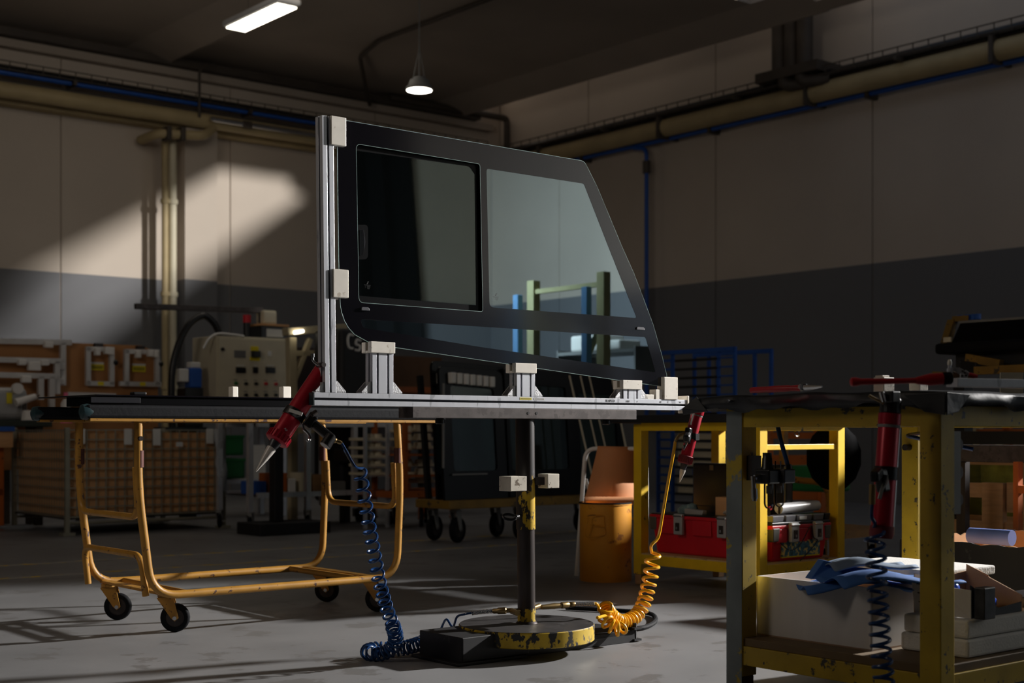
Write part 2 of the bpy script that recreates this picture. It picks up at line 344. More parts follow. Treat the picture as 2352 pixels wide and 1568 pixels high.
# ================================================================== the hall
VW, UW, VB, UB = 17.1, 13.8, -9.0, -10.0
fl = struct('floor', MB().box(UB-.3, UW+.3, VB-.3, VW+.3, -0.2, 0), 'floor')
for px, py in ((480, 1297), (580, 1264)):
    v = pz(px, py, 0)[1]; part('floor_marking', MB().box(-3, 8.6, v-.04, v+.04, 0.0, 0.0008), mat('worn_floor_line', (190, 160, 60), 0.6, var=0.2, wear=((150, 147, 142), 0.62, 9)), fl)
wl = struct('wall_left', MB().box(UB, UW+.3, VW+.018, VW+.35, 0, 7.3), 'roof')
us = [UW-2.36*k for k in range(0, 11)]; us = [u for u in us if u > UB]+[UB]
for a, b in zip(us[1:], us): part('panel', MB().box(a+.009, b-.009, VW, VW+.02, 0, 7.2), 'wall', wl)
wr = struct('wall_right', MB().box(UW+.018, UW+.3, VB, VW, 0, 6.35), 'roof')
vq = [VW-2.06-2.49*k for k in range(0, 10)]; vq = [VW]+[v for v in vq if v > VB]+[VB]
for b, a in zip(vq, vq[1:]): part('panel', MB().box(UW, UW+.02, a+.009, b-.009, 0, 6.35), 'wall', wr)
struct('wall_front', MB().box(UB, UW, VB-.3, VB, 0, 7.3), 'wall')
struct('wall_back', MB().box(UB-.3, UB, VB, VW, 0, 7.3), 'wall')
def slabs(mb, a, b, v0, v1, t=0.09):
    return mb.hexa([(a[0], v0, a[1]), (b[0], v0, b[1]), (b[0], v1, b[1]), (a[0], v1, a[1]), (a[0], v0, a[1]+t), (b[0], v0, b[1]+t), (b[0], v1, b[1]+t), (a[0], v1, a[1]+t)])
ce = MB(); PER = 4.83; v0c, v1c = VB-.3, VW+.02; ZC = 5.8
for k in range(0, 5):                             # flat wings between raised slots; the right wing has an unseen opening added to shape the sun band
    o = -PER*k; a_, b_, c_ = 8.05+o, 12.36+o, 12.88+o
    if k == 0:
        H0, G0, G1, G2 = 11.02, -4.5, 10.0, 10.7
        for x0, x1, y0, y1 in ((a_, H0, v0c, v1c), (H0, b_, v0c, G0), (H0, b_, G2, v1c)): ce.box(x0, x1, y0, y1, ZC, ZC+.1)
        slabs(ce, (b_, ZC), (c_, ZC-.14), v0c, G0, .2); slabs(ce, (b_, ZC), (c_, ZC-.14), G1, v1c, .2)
        slabs(ce, (12.66, ZC-.08), (c_, ZC-.14), G0, G1, .06)
        ce.box(c_-.02, c_+.03, v0c, G0, ZC-.14, 7.2); ce.box(c_-.02, c_+.03, G1, v1c, ZC-.14, 7.2)
        ce.box(c_, UW+.3, v0c, G0, 7.2, 7.3); ce.box(c_, UW+.3, G1, v1c, 7.2, 7.3)
    else:
        ce.box(max(a_, UB), b_, v0c, v1c, ZC, ZC+.1); slabs(ce, (b_, ZC), (c_, ZC-.14), v0c, v1c, .2); ce.box(c_-.02, c_+.03, v0c, v1c, ZC-.14, 7.2); ce.box(c_, a_+PER, v0c, v1c, 7.2, 7.3)
    ce.box(a_-.05, a_, v0c, v1c, ZC, 7.2)
struct('ceiling', ce, 'roof')
# pilaster on the left wall
a = pv(425, 600, 16.8); b = pv(499, 600, 16.8)
struct('trim_1', MB().box(a[0], b[0], 16.8, VW, 0, pv(460, 297, 16.8)[2]), 'wall')
# small beam end above the right-hand pipes
# ---- pipes along the left wall
def run_left(name, label, y0, y1, v, r, m, u_extra=(-1.5, 0), x0=0, x1=720, group=None, flat=None):
    a = Vector(pv(x0, y0, v)); b = Vector(pv(x1, y1, v)); z = (a.z+b.z)/2; u0 = a.x+u_extra[0]; u1 = b.x+u_extra[1]
    if flat: mb = MB().box(u0, u1, v-flat[0]/2, v+flat[0]/2, z-flat[1]/2, z+flat[1]/2)
    else: mb = MB().cyl((u0, v, z), (u1, v, z), r, n=12)
    return solo(name, label, 'pipe' if not flat else 'duct', mb, m, smooth=not flat), z, u0, u1
UR = 13.2
def to_corner(y0, y1, v): return (-1.5, UR-pv(720, y1, v)[0])
run_left('conduit_trunking', 'dark conduit trunking, topmost line along the left wall under the roof', 74, 200, 16.9, 0, 'pipe', to_corner(74, 200, 16.9), flat=(.16, .09))
run_left('wall_ledge', 'pale concrete ledge between the dark trunking and the cable tray', 100, 222, 17.02, 0, 'roof', (-1.5, 3.2), flat=(.14, .1))
run_left('blue_air_pipe', 'blue compressed air pipe running high along the left wall', 163, 283, 16.75, .035, 'bluepipe', to_corner(163, 283, 16.75))
run_left('steel_pipe', 'thin dark pipe just below the blue pipe on the left wall', 184, 301, 16.8, .03, 'pipe', to_corner(184, 301, 16.8))
run_left('beige_main_pipe', 'thick beige pipe below the thin dark pipe on the left wall', 203, 318, 16.72, .1, 'beige', (-1.5, 0.4), x1=720)
run_left('wall_shelf_ledge', 'lowest beige ledge on the left wall above the pale panels', 230, 334, 16.98, 0, 'beige', (-1.5, 4), flat=(.2, .13))
# cable tray of wire mesh on each wall
def wire_tray(name, label, p0, p1, side):
    a = Vector(p0); b = Vector(p1); d = (b-a).normalized(); L = (b-a).length; T = thing(name, label, 'cable tray', (a+b)/2)
    mb = MB(); w = Vector((0, .2, 0)) if side == 'left' else Vector((-.2, 0, 0)); h = Vector((0, 0, .1))
    for q in (Vector(), w, h, w+h, w*.33, w*.66): mb.bar(a+q, b+q, .012, .012)
    n = int(L/.2)
    for i in range(n+1):
        p = a+d*(L*i/n); mb.bar(p, p+w, .01, .01); mb.bar(p, p+h, .01, .01); mb.bar(p+w, p+w+h, .01, .01)
    part('tray_mesh', mb, 'pipe', T)
    cb = MB(); cb.tube([a+w*.5+h*.3, b+w*.5+h*.3], .045, 8); cb.tube([a+w*.25+h*.25, b+w*.25+h*.25], .03, 8); part('cable', cb, 'black', T, smooth=True)
    for i in range(0, n+1, 12):
        p = a+d*(L*i/n); part('bracket', MB().bar(p-h*.3, p+w*1.3-h*.3, .04, .05), 'pipe', T)
    return T
a = pv(0, 148, 16.65); b = pv(720, 265, 16.65); z = (a[2]+b[2])/2-.05
wire_tray('cable_tray', 'wire cable tray holding black cables along the left wall above the blue pipe', (a[0]-1.5, 16.65, z), (UR, 16.65, z), 'left')
# hanger and the cluster of fittings by the pilaster
a = Vector(pv(458, 163, 16.6)); b = Vector(pv(450, 268, 16.6))
solo('pipe_hanger', 'thin dark hanger rod dropping past the pipes above the pilaster', 'rod', MB().tube(arc([a+Vector((.12, 0, .12)), a, (a.x, 16.6, b.z)], .05), .018, 6), 'pipe', smooth=True)
a = Vector(pv(362, 306, 16.6)); b = Vector(pv(440, 288, 16.6))
T = thing('pipe_elbow', 'beige pipe elbow with clamps at the head of the pilaster', 'pipe fitting', a)
part('elbow', MB().tube(arc([a+Vector((-.05, .4, -.03)), a, (b.x+.1, 16.45, a.z+.02), (b.x+.3, 16.6, a.z+.16)], .1), .06, 10), 'beige', T, smooth=True)
for q in (.2, .5): p = a.lerp(Vector((b.x+.1, 16.45, a.z+.02)), q); part('clamp', MB().box(p.x-.03, p.x+.03, p.y-.09, p.y+.09, p.z-.09, p.z+.09), 'pipe', T, bev=.01)
a = Vector(pv(482, 271, 16.55)); b = Vector(pv(724, 312, 16.55)); z = (a.z+b.z)/2
T = thing('silver_conduit', 'shiny steel conduit beside the pilaster head, below the blue pipe', 'pipe', a)
part('tube', MB().cyl((a.x, 16.55, z), (b.x+2.5, 16.55, z), .03, n=10), 'chrome', T, smooth=True)
p = pv(568, 286, 16.55); part('coupling', MB().cyl((p[0]-.06, 16.55, z), (p[0]+.06, 16.55, z), .045, n=10), 'pipe', T)
for x0, x1, lab, m, zt in ((372, 386, 'brown downpipe left of the pilaster, nearest the lit wall', 'beige', 308), (388, 405, 'paler beige downpipe touching the pilaster', 'cream', 300)):
    a = pv(x0, 500, 16.75); b = pv(x1, 500, 16.75); r = (b[0]-a[0])/2; u = (a[0]+b[0])/2; zt = pv(x0, zt, 16.75)[2]
    T = thing('downpipe', lab, 'pipe', (u, 16.75, 0)); part('pipe', MB().cyl((u, 16.75, 0), (u, 16.75, zt), r, n=12), m, T, smooth=True)
    for z in (1.4, 2.6, 3.8): part('clip', MB().cyl((u, 16.75, z), (u, 16.75, z+.06), r+.015, n=12), m, T)
# conduits in the far corner and under the roof
a = Vector(pz(1128, 5, 7.0)); c1 = [W_ for W_ in ()]
p0 = (9.88, 8.0, 5.765); p1 = (9.82, 14.6, 5.765); q1 = pv(850, 125, 16.8); q2 = pv(842, 240, 16.8)
solo('roof_conduit', 'thin dark conduit along the roof wing that drops down the left wall', 'pipe', MB().tube(arc([p0, p1, (10.0, 15.3, 5.74), (q2[0], 16.75, 5.6), (q1[0], 16.8, q2[2])], .1), .028, 8), 'pipe', smooth=True)
a = pv(1185, 265, 16.9); b = pv(1155, 275, 16.9); c_ = pv(1155, 335, 16.9)
solo('corner_conduit', 'dark conduit turning down in the far corner of the hall', 'pipe', MB().tube(arc([(b[0]-2.2, 16.8, b[2]), (b[0], 16.8, b[2]), (b[0], 16.8, c_[2]-.8)], .08), .05, 8), 'pipe', smooth=True)
# ---- pipes along the right wall
def run_right(name, label, p, q, u, r, m, ext=(1.5, 1.5)):
    a = Vector(pu(p[0], p[1], u)); b = Vector(pu(q[0], q[1], u)); z = (a.z+b.z)/2
    T = thing(name, label, 'pipe', (u, b.y, z)); part('pipe', MB().cyl((u, min(VW-.3, a.y+ext[0]), z), (u, b.y-ext[1], z), r, n=12), m, T, smooth=True)
    k = a.y
    while k > b.y-1.2: part('clamp', MB().box(u-r-.02, UW, k-.025, k+.025, z-r-.025, z+r+.025), 'pipe', T); k -= 2.49
    return z
a = pu(1200, 328, 13.45); b = pu(2352, 58, 13.45); z = (a[2]+b[2])/2-.05
wire_tray('cable_tray', 'wire cable tray holding black cables, topmost line on the right wall', (13.6, VW-.4, z), (13.6, b[1]-1.5, z), 'right')
run_right('dark_pipe', 'dark pipe between the cable tray and the thick beige pipe on the right wall', (1240, 340), (2352, 82), 13.6, .04, 'pipe')
zb = run_right('beige_main_pipe', 'thick beige pipe on the right wall above the blue pipe', (1250, 352), (2352, 112), 13.55, .12, 'beige')
zl = run_right('blue_air_pipe', 'blue compressed air pipe, lowest line on the right wall', (1340, 358), (2352, 140), 13.65, .035, 'bluepipe', (0.3, 1.5))
p = pu(1485, 330, 13.62); q = pu(1488, 720, 13.62)
T = thing('blue_drop_pipe', 'vertical blue air pipe dropping down the right wall beside the window jig', 'pipe', (13.62, p[1], q[2]-1.6))
part('pipe', MB().tube(arc([(13.62, p[1]+.25, zl-.03), (13.62, p[1], zl-.08), (13.62, p[1], q[2]-1.6)], .1), .03, 10), 'bluepipe', T, smooth=True)
part('valve', MB().cyl((13.62, p[1], zl-.42), (13.62, p[1], zl-.25), .055, n=10), 'pipe', T)
# boxed downpipes between roof and tray on the right wall
a = pu(1775, 100, 13.4); b = pu(1865, 100, 13.4); z = pu(1800, 160, 13.4)[2]
T = thing('roof_drain', 'pair of dark drain pipes coming down from the roof edge on the right wall', 'pipe', (13.4, (a[1]+b[1])/2, z))
for k in (.18, .5, .82):
    y = a[1]*(1-k)+b[1]*k; part('drain_pipe', MB().cyl((13.4, y, z), (13.4, y, 7.15), .1, n=12), 'pipe', T, smooth=True)
part('bracket', MB().box(13.3, 13.79, b[1]-.15, a[1]+.2, z-.12, z), 'pipe', T)
for k in (.3, .75): y = a[1]*(1-k)+b[1]*k; part('outlet', MB().tube(arc([(13.4, y, z), (13.38, y, z-.2), (13.5, y-.35, z-.22)], .14), .08, 10), 'pipe', T, smooth=True)
# ---- lamps
a = pz(520, 62, 5.3); b = pz(640, 4, 5.3); u0 = a[0]; v0_ = a[1]; v1_ = a[1]; e = pz(556, 74, 5.3); wv = e[0]-u0
L = pz(668, 14, 5.3); vn = L[1]
T = thing('strip_light', 'lit rectangular strip light hanging on two thin wires near the roof', 'ceiling light', (u0+wv/2, (v0_+vn)/2, 5.28))
part('housing', MB().box(u0-.03, u0+wv+.03, vn-.06, v0_+.06, 5.3, 5.38), 'sheen', T, bev=.03)
part('diffuser', MB().box(u0+.0, u0+wv, vn, v0_, 5.285, 5.302), 'tube', T)
for k in (.2, .75):
    y = vn*(1-k)+v0_*k; part('wire', MB().cyl((u0+wv/2, y, 5.38), (u0+wv/2, y, 5.795), .006, n=6), 'pipe', T)
p = Vector(pd(963, 207, 14.0)); r = 31*14/F
T = thing('pendant_lamp', 'lit round high-bay lamp hanging on a cable from the roof', 'ceiling light', p)
part('reflector', MB().lathe(p, (0, 0, 1), [(0, r), (.025, r), (.05, r*.82), (.1, r*.7), (.11, r*.45), (.13, r*.4)], 24), 'greyplastic', T, smooth=True)
part('lens', MB().cyl(p-Vector((0, 0, .006)), p+Vector((0, 0, .01)), r*.93, n=24), 'bulb', T)
part('cable', MB().cyl(p+Vector((0, 0, .12)), (p.x, p.y, 5.8), .006, n=6), 'greyplastic', T)
for s in (-1, 1): part('hanger', MB().bar(p+Vector((r*.6*s, 0, .08)), p+Vector((0, 0, .42)), .006, .006), 'greyplastic', T)
# ================================================================== the jig stand and the vehicle window
VJ = 4.141; PW = 0.045; ZB, ZT = 0.949, 0.994
def profile(mb_out, a, b, w, d, ncols, axis):
    """Slotted aluminium extrusion: solid bars with recessed slots on its faces. axis 'u' or 'z'; front face at v = a.y."""
    g = 0.0085
    out = MB(); core = MB(); a = Vector(a); b = Vector(b)
    lo = [min(a[i], b[i]) for i in range(3)]; hi = [max(a[i], b[i]) for i in range(3)]
    # corner rails either side of each slot
    ax = 0 if axis == 'u' else 2; wx = 2 if axis == 'u' else 0
    cell = (hi[wx]-lo[wx])/ncols; dv = hi[1]-lo[1]
    cuts = []
    x = lo[wx]; edges = [lo[wx]]
    for k in range(ncols): c0 = lo[wx]+cell*(k+.5); edges += [c0-g/2, c0+g/2]
    edges.append(hi[wx])
    vm = (lo[1]+hi[1])/2
    for i in range(0, len(edges), 2):
        for v0, v1 in ((lo[1], vm-g/2), (vm+g/2, hi[1])):
            p = lo[:]; q = hi[:]; p[wx] = edges[i]; q[wx] = edges[i+1]; p[1] = v0; q[1] = v1
            out.box(p[0], q[0], p[1], q[1], p[2], q[2])
    p = lo[:]; q = hi[:]; p[wx] += .009; q[wx] -= .009; p[1] += .009; q[1] -= .009; p[ax] += .0005; q[ax] -= .0005
    core.box(p[0], q[0], p[1], q[1], p[2], q[2])
    return out, core
def ptilt(p, piv, ang):
    x = p[0]-piv[0]; z = p[2]-piv[1]; return (piv[0]+x*cos(ang)-z*sin(ang), p[1], piv[1]+x*sin(ang)+z*cos(ang))
uL = pv(722, 915, VJ)[0]; uR = pv(1580, 930, VJ)[0]
# ---- jig frame
J = thing('window_jig', 'aluminium profile jig with a tall post and white nylon blocks holding the cab window', 'jig', ((uL+uR)/2, VJ, ZB))
o, c_ = profile(None, (uL, VJ, ZB), (uR, VJ+PW, ZT), PW, PW, 1, 'u')
beam = part('beam', o, 'alu', J, bev=.0008); part('slot', c_, 'aludark', beam)
pU0 = pv(747, 880, VJ)[0]; pU1 = pv(773.5, 880, VJ)[0]; zp = pv(752, 266, VJ)[2]
o, c_ = profile(None, (pU0, VJ, ZT), (pU0+PW, VJ+PW, zp), PW, PW, 1, 'z'); TA = radians(0.75); piv = (pU0, ZT)
o.v = [ptilt(p, piv, TA) for p in o.v]; c_.v = [ptilt(p, piv, TA) for p in c_.v]
post = part('post', o, 'alu', J, bev=.0008); part('slot', c_, 'aludark', post)
def gusset(u, dirn, parent, sz=.042):
    """Cast corner bracket between beam top and an upright at u; dirn +1 to its right."""
    mb = MB(); v0, v1 = VJ+.004, VJ+PW-.004; z = ZT
    tri = [(u, z), (u+dirn*sz, z), (u+dirn*sz, z+.006), (u+dirn*.006, z+sz), (u, z+sz)]
    for va in (v0, v1-.004): mb.prism([(x, va, y) for x, y in tri], (0, .004, 0))
    mb.prism([(u, v0, z), (u+dirn*sz, v0, z), (u+dirn*sz, v0, z+.005), (u, v0, z+.005)], (0, v1-v0, 0))
    mb.prism([(u, v0, z), (u+dirn*.005, v0, z), (u+dirn*.005, v0, z+sz), (u, v0, z+sz)], (0, v1-v0, 0))
    g = part('corner_bracket', mb, 'cast', parent)
    part('screw', MB().cyl((u+dirn*.022, VJ+PW/2, z+.005), (u+dirn*.022, VJ+PW/2, z+.012), .008, n=10), 'darksteel', g)
gusset(pU0, -1, J, .036); gusset(pU0+PW, 1, J)
# white nylon stops on the post, each lipping over the glass edge
for y0, y1, x1 in ((268, 334, 795.5), (618, 683, 801)):
    za = pv(780, y1, VJ-.006)[2]; zb_ = pv(780, y0, VJ-.006)[2]; ub = pv(x1, y0, VJ-.006)[0]; ua = pv(761 if y0 < 400 else 766, (y0+y1)/2, VJ-.006)[0]
    k = part('nylon_stop', MB().box(ua, ub, VJ-.006, VJ+.014, za, zb_), 'nylon', J, bev=.002)
    part('backing_block', MB().box(ua+.008, ua+.042, VJ+.026, VJ+.05, za-.004, zb_-.002), 'nylon', k, bev=.002)
# stub uprights with nylon saddles along the beam
def saddle(x0, x1, ytop, yblk, blk_l, blk_r, back_l):
    ua = pv(x0, 905, VJ)[0]; ub = pv(x1, 905, VJ)[0]; zt = pv((x0+x1)/2, yblk, VJ)[2]; zt2 = pv((x0+x1)/2, ytop, VJ)[2]
    o, c_ = profile(None, (ua, VJ, ZT), (ub, VJ+PW, zt), PW, PW, 2, 'z')
    s = part('stub_upright', o, 'alu', J, bev=.0008); part('slot', c_, 'aludark', s)
    gusset(ua, -1, J); gusset(ub, 1, J)
    l = pv(blk_l, yblk-10, VJ-.006)[0]; r = pv(blk_r, yblk-10, VJ-.006)[0]
    k = part('nylon_saddle', MB().box(l, r, VJ-.006, VJ+.015, zt, zt2), 'nylon', J, bev=.002)
    part('backing_block', MB().box(l-.002, r-.01, VJ+.028, VJ+.052, zt, zt2-.002), 'nylon', k, bev=.002)
    part('saddle_seat', MB().box(l, r-.004, VJ+.015, VJ+.028, zt, zt+.008), 'nylon', k)
saddle(855.5, 903.5, 785, 811, 852, 908, 830)
saddle(1187, 1229, 834, 857, 1184, 1233, 1163)
saddle(1432, 1473.5, 873, 894, 1431, 1475, 1409)
# nylon end block: low foot and tall lip that pins the lower corner of the glass
ua = pv(1526, 900, VJ-.004)[0]; ub = pv(1557, 900, VJ-.004)[0]; zt = pv(1545, 866, VJ-.004)[2]
k = part('nylon_end_stop', MB().box(ua, ub, VJ-.004, VJ+.04, ZT, zt), 'nylon', J, bev=.002)
uf = pv(1507, 900, VJ)[0]; part('end_stop_foot', MB().box(uf, ua, VJ+.002, VJ+.04, ZT, pv(1510, 894, VJ)[2]), 'nylon', k, bev=.002)
ua = pv(1482, 910, VJ)[0]; ub = pv(1504, 910, VJ)[0]; part('small_block', MB().box(ua, ub, VJ+.004, VJ+.036, ZT, ZT+.02), 'nylon', J, bev=.002)
ua = pv(1562, 910, VJ)[0]; part('end_plate', MB().box(uR-.006, uR+.004, VJ-.004, VJ+PW+.01, ZB-.012, ZT+.018), 'nylon', J, bev=.003)
part('end_cap', MB().box(uL-.004, uL, VJ, VJ+PW, ZB, ZT), 'teal', J, bev=.002)
# thumb lever behind the foot of the post
p = Vector(pd(737, 838, 4.82)); q = Vector(pd(718, 820, 4.8))
lv = part('clamp_screw', MB().cyl(p-Vector((0, .02, 0)), p+Vector((0, .02, 0)), .009, n=10), 'darksteel', J)
part('lever', MB().tube(arc([p, p+Vector((-.018, -.012, -.002)), q+Vector((0, 0, -.012)), q+Vector((0, 0, .004))], .012), .0045, 8).cyl(q, q+Vector((0, 0, .012)), .007, n=10), 'chrome', lv, smooth=True)
# stickers and handwriting on the beam
v = VJ-.0006; a = pv(1194, 913, VJ); b = pv(1221, 913, VJ)
t = part('yellow_sticker', MB().box(a[0], b[0], v, VJ, ZT-.0125, ZT-.004), 'yellowtag', J, label='small yellow sticker with a line of tiny print')
part('print_line', MB().box(a[0]+.004, b[0]-.004, v-.0003, v, ZT-.0092, ZT-.0068), 'ink', t)
a = pv(1226, 915, VJ); b = pv(1251, 915, VJ)
t = part('white_sticker', MB().box(a[0], b[0], v, VJ, ZT-.0125, ZT-.004), 'whitetag', J, label='small pale sticker with a line of tiny print')
part('print_line', MB().box(a[0]+.004, b[0]-.004, v-.0003, v, ZT-.0092, ZT-.0068), 'ink', t)
a = pv(1390, 926, VJ); text('18 APCO', J, (a[0], v, ZT-.014), .0135); a = pv(1438, 926, VJ); text('I EU', J, (a[0], v, ZT-.014), .011); a = pv(1463, 926, VJ); text('r', J, (a[0], v, ZT-.014), .012)
a = pv(1515, 930, VJ); text('63', J, (a[0], v, ZT-.014), .010); a = pv(1533, 930, VJ); text('C', J, (a[0], v, ZT-.014), .010); a = pv(1560, 930, VJ); text('T4', J, (a[0], v, ZT-.014), .009)

# ---- the window
VG = VJ+.0155; TG = .005
def g2(pts, v=VG): return [(lambda q: (q[0], q[2]))(pv(p[0], p[1], v)) + tuple(p[2:]) for p in pts]
def lift(poly, v): return [(p[0], v, p[1]) for p in poly]
outer = roundpoly(g2([(773, 273), (1342, 370, .02), (1372, 430), (1396, 488), (1430, 570), (1456.5, 629), (1480, 691), (1500, 745), (1519, 811), (1531.5, 862), (1530, 888, .006), (1475.6, 881), (1234, 845.6), (1100, 826), (909, 798), (850, 787.5), (815, 768.5), (801, 753), (791.5, 737), (784.5, 716), (781.6, 700), (778, 596), (774.8, 340)]))
h1 = roundpoly(g2([(818, 330, .02), (1102.5, 376.5, .012), (1109, 715.5, .01), (824.5, 694.5, .02)]))
h2 = roundpoly(g2([(1117.5, 387, .012), (1341, 421.5, .01), (1399, 570), (1462.5, 730, .012), (1124.5, 705.5, .022)]))
h3 = roundpoly(g2([(828, 733, .012), (1100, 749.6), (1304, 763), (1483, 774, .01), (1505.5, 855, .01), (1497, 853.5), (1100, 796), (844, 754, .012), (834, 752, .01)]))
Wd = thing('cab_window', 'black-edged tinted cab window with a sliding pane standing in the aluminium jig', 'window pane', (outer[0].x, VG, min(p.y for p in outer)))
fr = part('frit_border', MB().prism(lift(outer, VG), (0, TG, 0), [lift(h, VG) for h in (h1, h2, h3)]), 'frit', Wd, bev=.0006, seg=1)
part('fixed_pane', MB().prism(lift(h2, VG+.0008), (0, .0012, 0)), 'pane', Wd); part('lower_pane', MB().prism(lift(h3, VG+.0008), (0, .0012, 0)), 'pane', Wd)
rim = MB()
def strip(pts, v, r, closed=False): rim.tube(lift(pts, v), r, 5, closed)
strip(outer+[outer[0]], VG+.0006, .0011); part('ground_edge', rim, 'edge', Wd, smooth=True)
rim = MB(); strip(h1+[h1[0]], VG+.0004, .0009); part('opening_edge', rim, 'edge', Wd, smooth=True)
VS = VG+.012
sl_o = g2([(790, 312), (1116, 366), (1122, 729), (800, 705)], VS)
sl_h = roundpoly(g2([(806, 344), (1079, 382, .014), (1090.5, 400), (1094, 701, .004), (806, 677.5)], VS))
sp = part('sliding_pane', MB().prism(lift(sl_o, VS), (0, .004, 0), [lift(sl_h, VS)]), 'blackglass', Wd, label='sliding pane with black borders set behind the opening')
part('sliding_glass', MB().prism(lift(sl_h, VS+.001), (0, .0012, 0)), 'slide', sp)
# latch on the sliding pane
lt = roundpoly(g2([(808, 516), (845, 516, .016), (845, 595, .016), (808, 596)], VS-.003))
l_ = part('latch_plate', MB().prism(lift(lt, VS-.004), (0, .003, 0)), 'blackglass', sp)
a = pv(829, 527, VS-.01); b = pv(829, 586, VS-.01); w = .014
part('latch_grip', MB().prism([(a[0], VS-.005, a[2]), (a[0]+w*.8, VS-.012, a[2]), (a[0]+w*1.15, VS-.012, (a[2]*2+b[2])/3), (a[0]+w*1.2, VS-.012, (a[2]+b[2])/2), (a[0]+w*1.1, VS-.012, (a[2]+2*b[2])/3), (a[0]+w*.7, VS-.012, b[2]), (a[0], VS-.005, b[2])], (0, .006, 0)), mat('grey_latch', (92, 92, 98), 0.35, var=.05), l_, bev=.0015)
# two small glazing clips
for x, y, in ((838, 709), (1470, 754)):
    p = pv(x, y, VG); q = pv(x+9, y, VG)[0]-p[0]
    part('glazing_clip', MB().prism([(p[0]-q, VG-.006, p[2]-.006), (p[0]+q, VG-.006, p[2]-.006), (p[0]+q*.95, VG-.006, p[2]+.001), (p[0]+q*.6, VG-.006, p[2]+.0055), (p[0]-q*.8, VG-.006, p[2]+.0055), (p[0]-q, VG-.006, p[2]+.002)], (0, .0065, 0)), mat('grey_latch', (92, 92, 98)), Wd, bev=.0008)
# maker's marks on the glass: a small slanted emblem above lines of tiny print
for x, y, v_, par in ((844, 650, VS+.0006, sp), (1139, 677, VG+.0004, Wd)):
    p = pv(x, y, v_); mk = MB(); k = .0042
    mk.prism([(p[0]-k*.9, v_, p[2]-k*.9), (p[0]+k*.2, v_, p[2]-k*.9), (p[0]+k*.9, v_, p[2]+k*.5), (p[0]-k*.2, v_, p[2]+k*.2)], (0, .0002, 0))
    mk.prism([(p[0]-k*.1, v_, p[2]+k*.45), (p[0]+k*1.1, v_, p[2]+k*.75), (p[0]+k*1.5, v_, p[2]+k*1.6), (p[0]+k*.2, v_, p[2]+k*1.3)], (0, .0002, 0))
    for i, (x0, x1) in enumerate(((-3.4, 3.4), (-2.6, -1.4), (-.6, 3), (-.4, 3), (-2.4, -1.6), (-.4, 2.4), (0, 2))):
        z = p[2]-k*(1.6+[0, 1.1, .9, 1.6, 2.3, 2.4, 3.1][i]); mk.box(p[0]+x0*k, p[0]+x1*k, v_, v_+.0002, z-.0005, z+.0004)
    part('makers_mark', mk, 'ink', par)

# ---- the stand
PU, PV = 3.495, 4.165
St = thing('jig_stand', 'heavy round-based steel stand with chipped yellow paint carrying the window jig', 'stand', (PU, PV, 0))
uA = pv(948, 950, VJ-.02)[0]; uB = pv(1462, 950, VJ-.02)[0]
ca = part('top_bar', MB().box(uA, uB, VJ-.02, VJ+.07, .908, .948), 'rawsteel', St, bev=.0015)
for x in (1214, 1233): p = pv(x, 952, VJ-.021); part('bolt_hole', MB().cyl((p[0], VJ-.021, .93), (p[0], VJ-.018, .93), .0055, n=10), 'ink', ca)
for x in (1018, 1400): p = pv(x, 966, VJ); part('knob', MB().lathe((p[0], VJ+.02, .886), (0, 0, 1), [(0, .014), (.004, .018), (.018, .018), (.022, .012)], 12), 'black', ca, smooth=True)
tl = lambda z: (z-.1)*-.011
part('lower_tube', MB().cyl((PU, PV, .11), (PU+tl(.5), PV, .5), .0345, n=28), 'darksteel', St, smooth=True)
part('upper_sleeve', MB().lathe((PU+tl(.478), PV, .478), (tl(.908)-tl(.478), 0, .43), [(0, .0372), (.43, .0372)], 28), 'sleeve', St, smooth=True)
part('yellow_band', MB().lathe((PU, PV, .116), (-.011, 0, 1), [(0, .0352), (.055, .0352)], 28), 'disc', St, smooth=True, label='chipped yellow paint band at the foot of the tube')
part('weld_ring', MB().lathe((PU, PV, .108), (0, 0, 1), [(0, .046), (.008, .04), (.012, .036)], 24), 'darksteel', St, smooth=True)
ds = part('base_disc', MB().lathe((PU, PV, .05), (0, 0, 1), [(0, .262), (.003, .265), (.057, .265), (.06, .262)], 72), 'disc', St, smooth=True)
part('disc_top', MB().lathe((PU, PV, .1095), (0, 0, 1), [(0, .262), (.0015, .2615)], 72), 'disctop', ds, smooth=True)
# steel channel feet under the disc
v0, v1 = 4.06, 4.33
ch = MB(); ch.box(3.10, 3.42, v0, v1, .094, .102); ch.box(3.10, 3.42, v0, v0+.008, .012, .1); ch.box(3.10, 3.42, v1-.008, v1, .012, .1); ch.box(3.07, 3.40, v0-.012, v1+.012, 0, .012); ch.box(3.10, 3.108, v0, v1, .01, .1)
part('channel_foot', ch, 'mattblack', St, bev=.003)
ch = MB(); ch.box(3.42, 4.0, v0+.02, v1-.02, .03, .05); ch.box(3.42, 4.0, v0+.02, v0+.03, 0, .05); ch.box(3.42, 4.0, v1-.03, v1-.02, 0, .05); part('channel_foot', ch, 'mattblack', St, bev=.002)
ch = MB(); ch.box(3.99, 4.03, v0+.01, v0+.05, .004, .012); ch.box(3.99, 4.03, v0+.01, v0+.05, .05, .058); ch.cyl((4.01, v0+.03, .01), (4.01, v0+.03, .075), .008, n=10); part('levelling_foot', ch, 'mattblack', St)
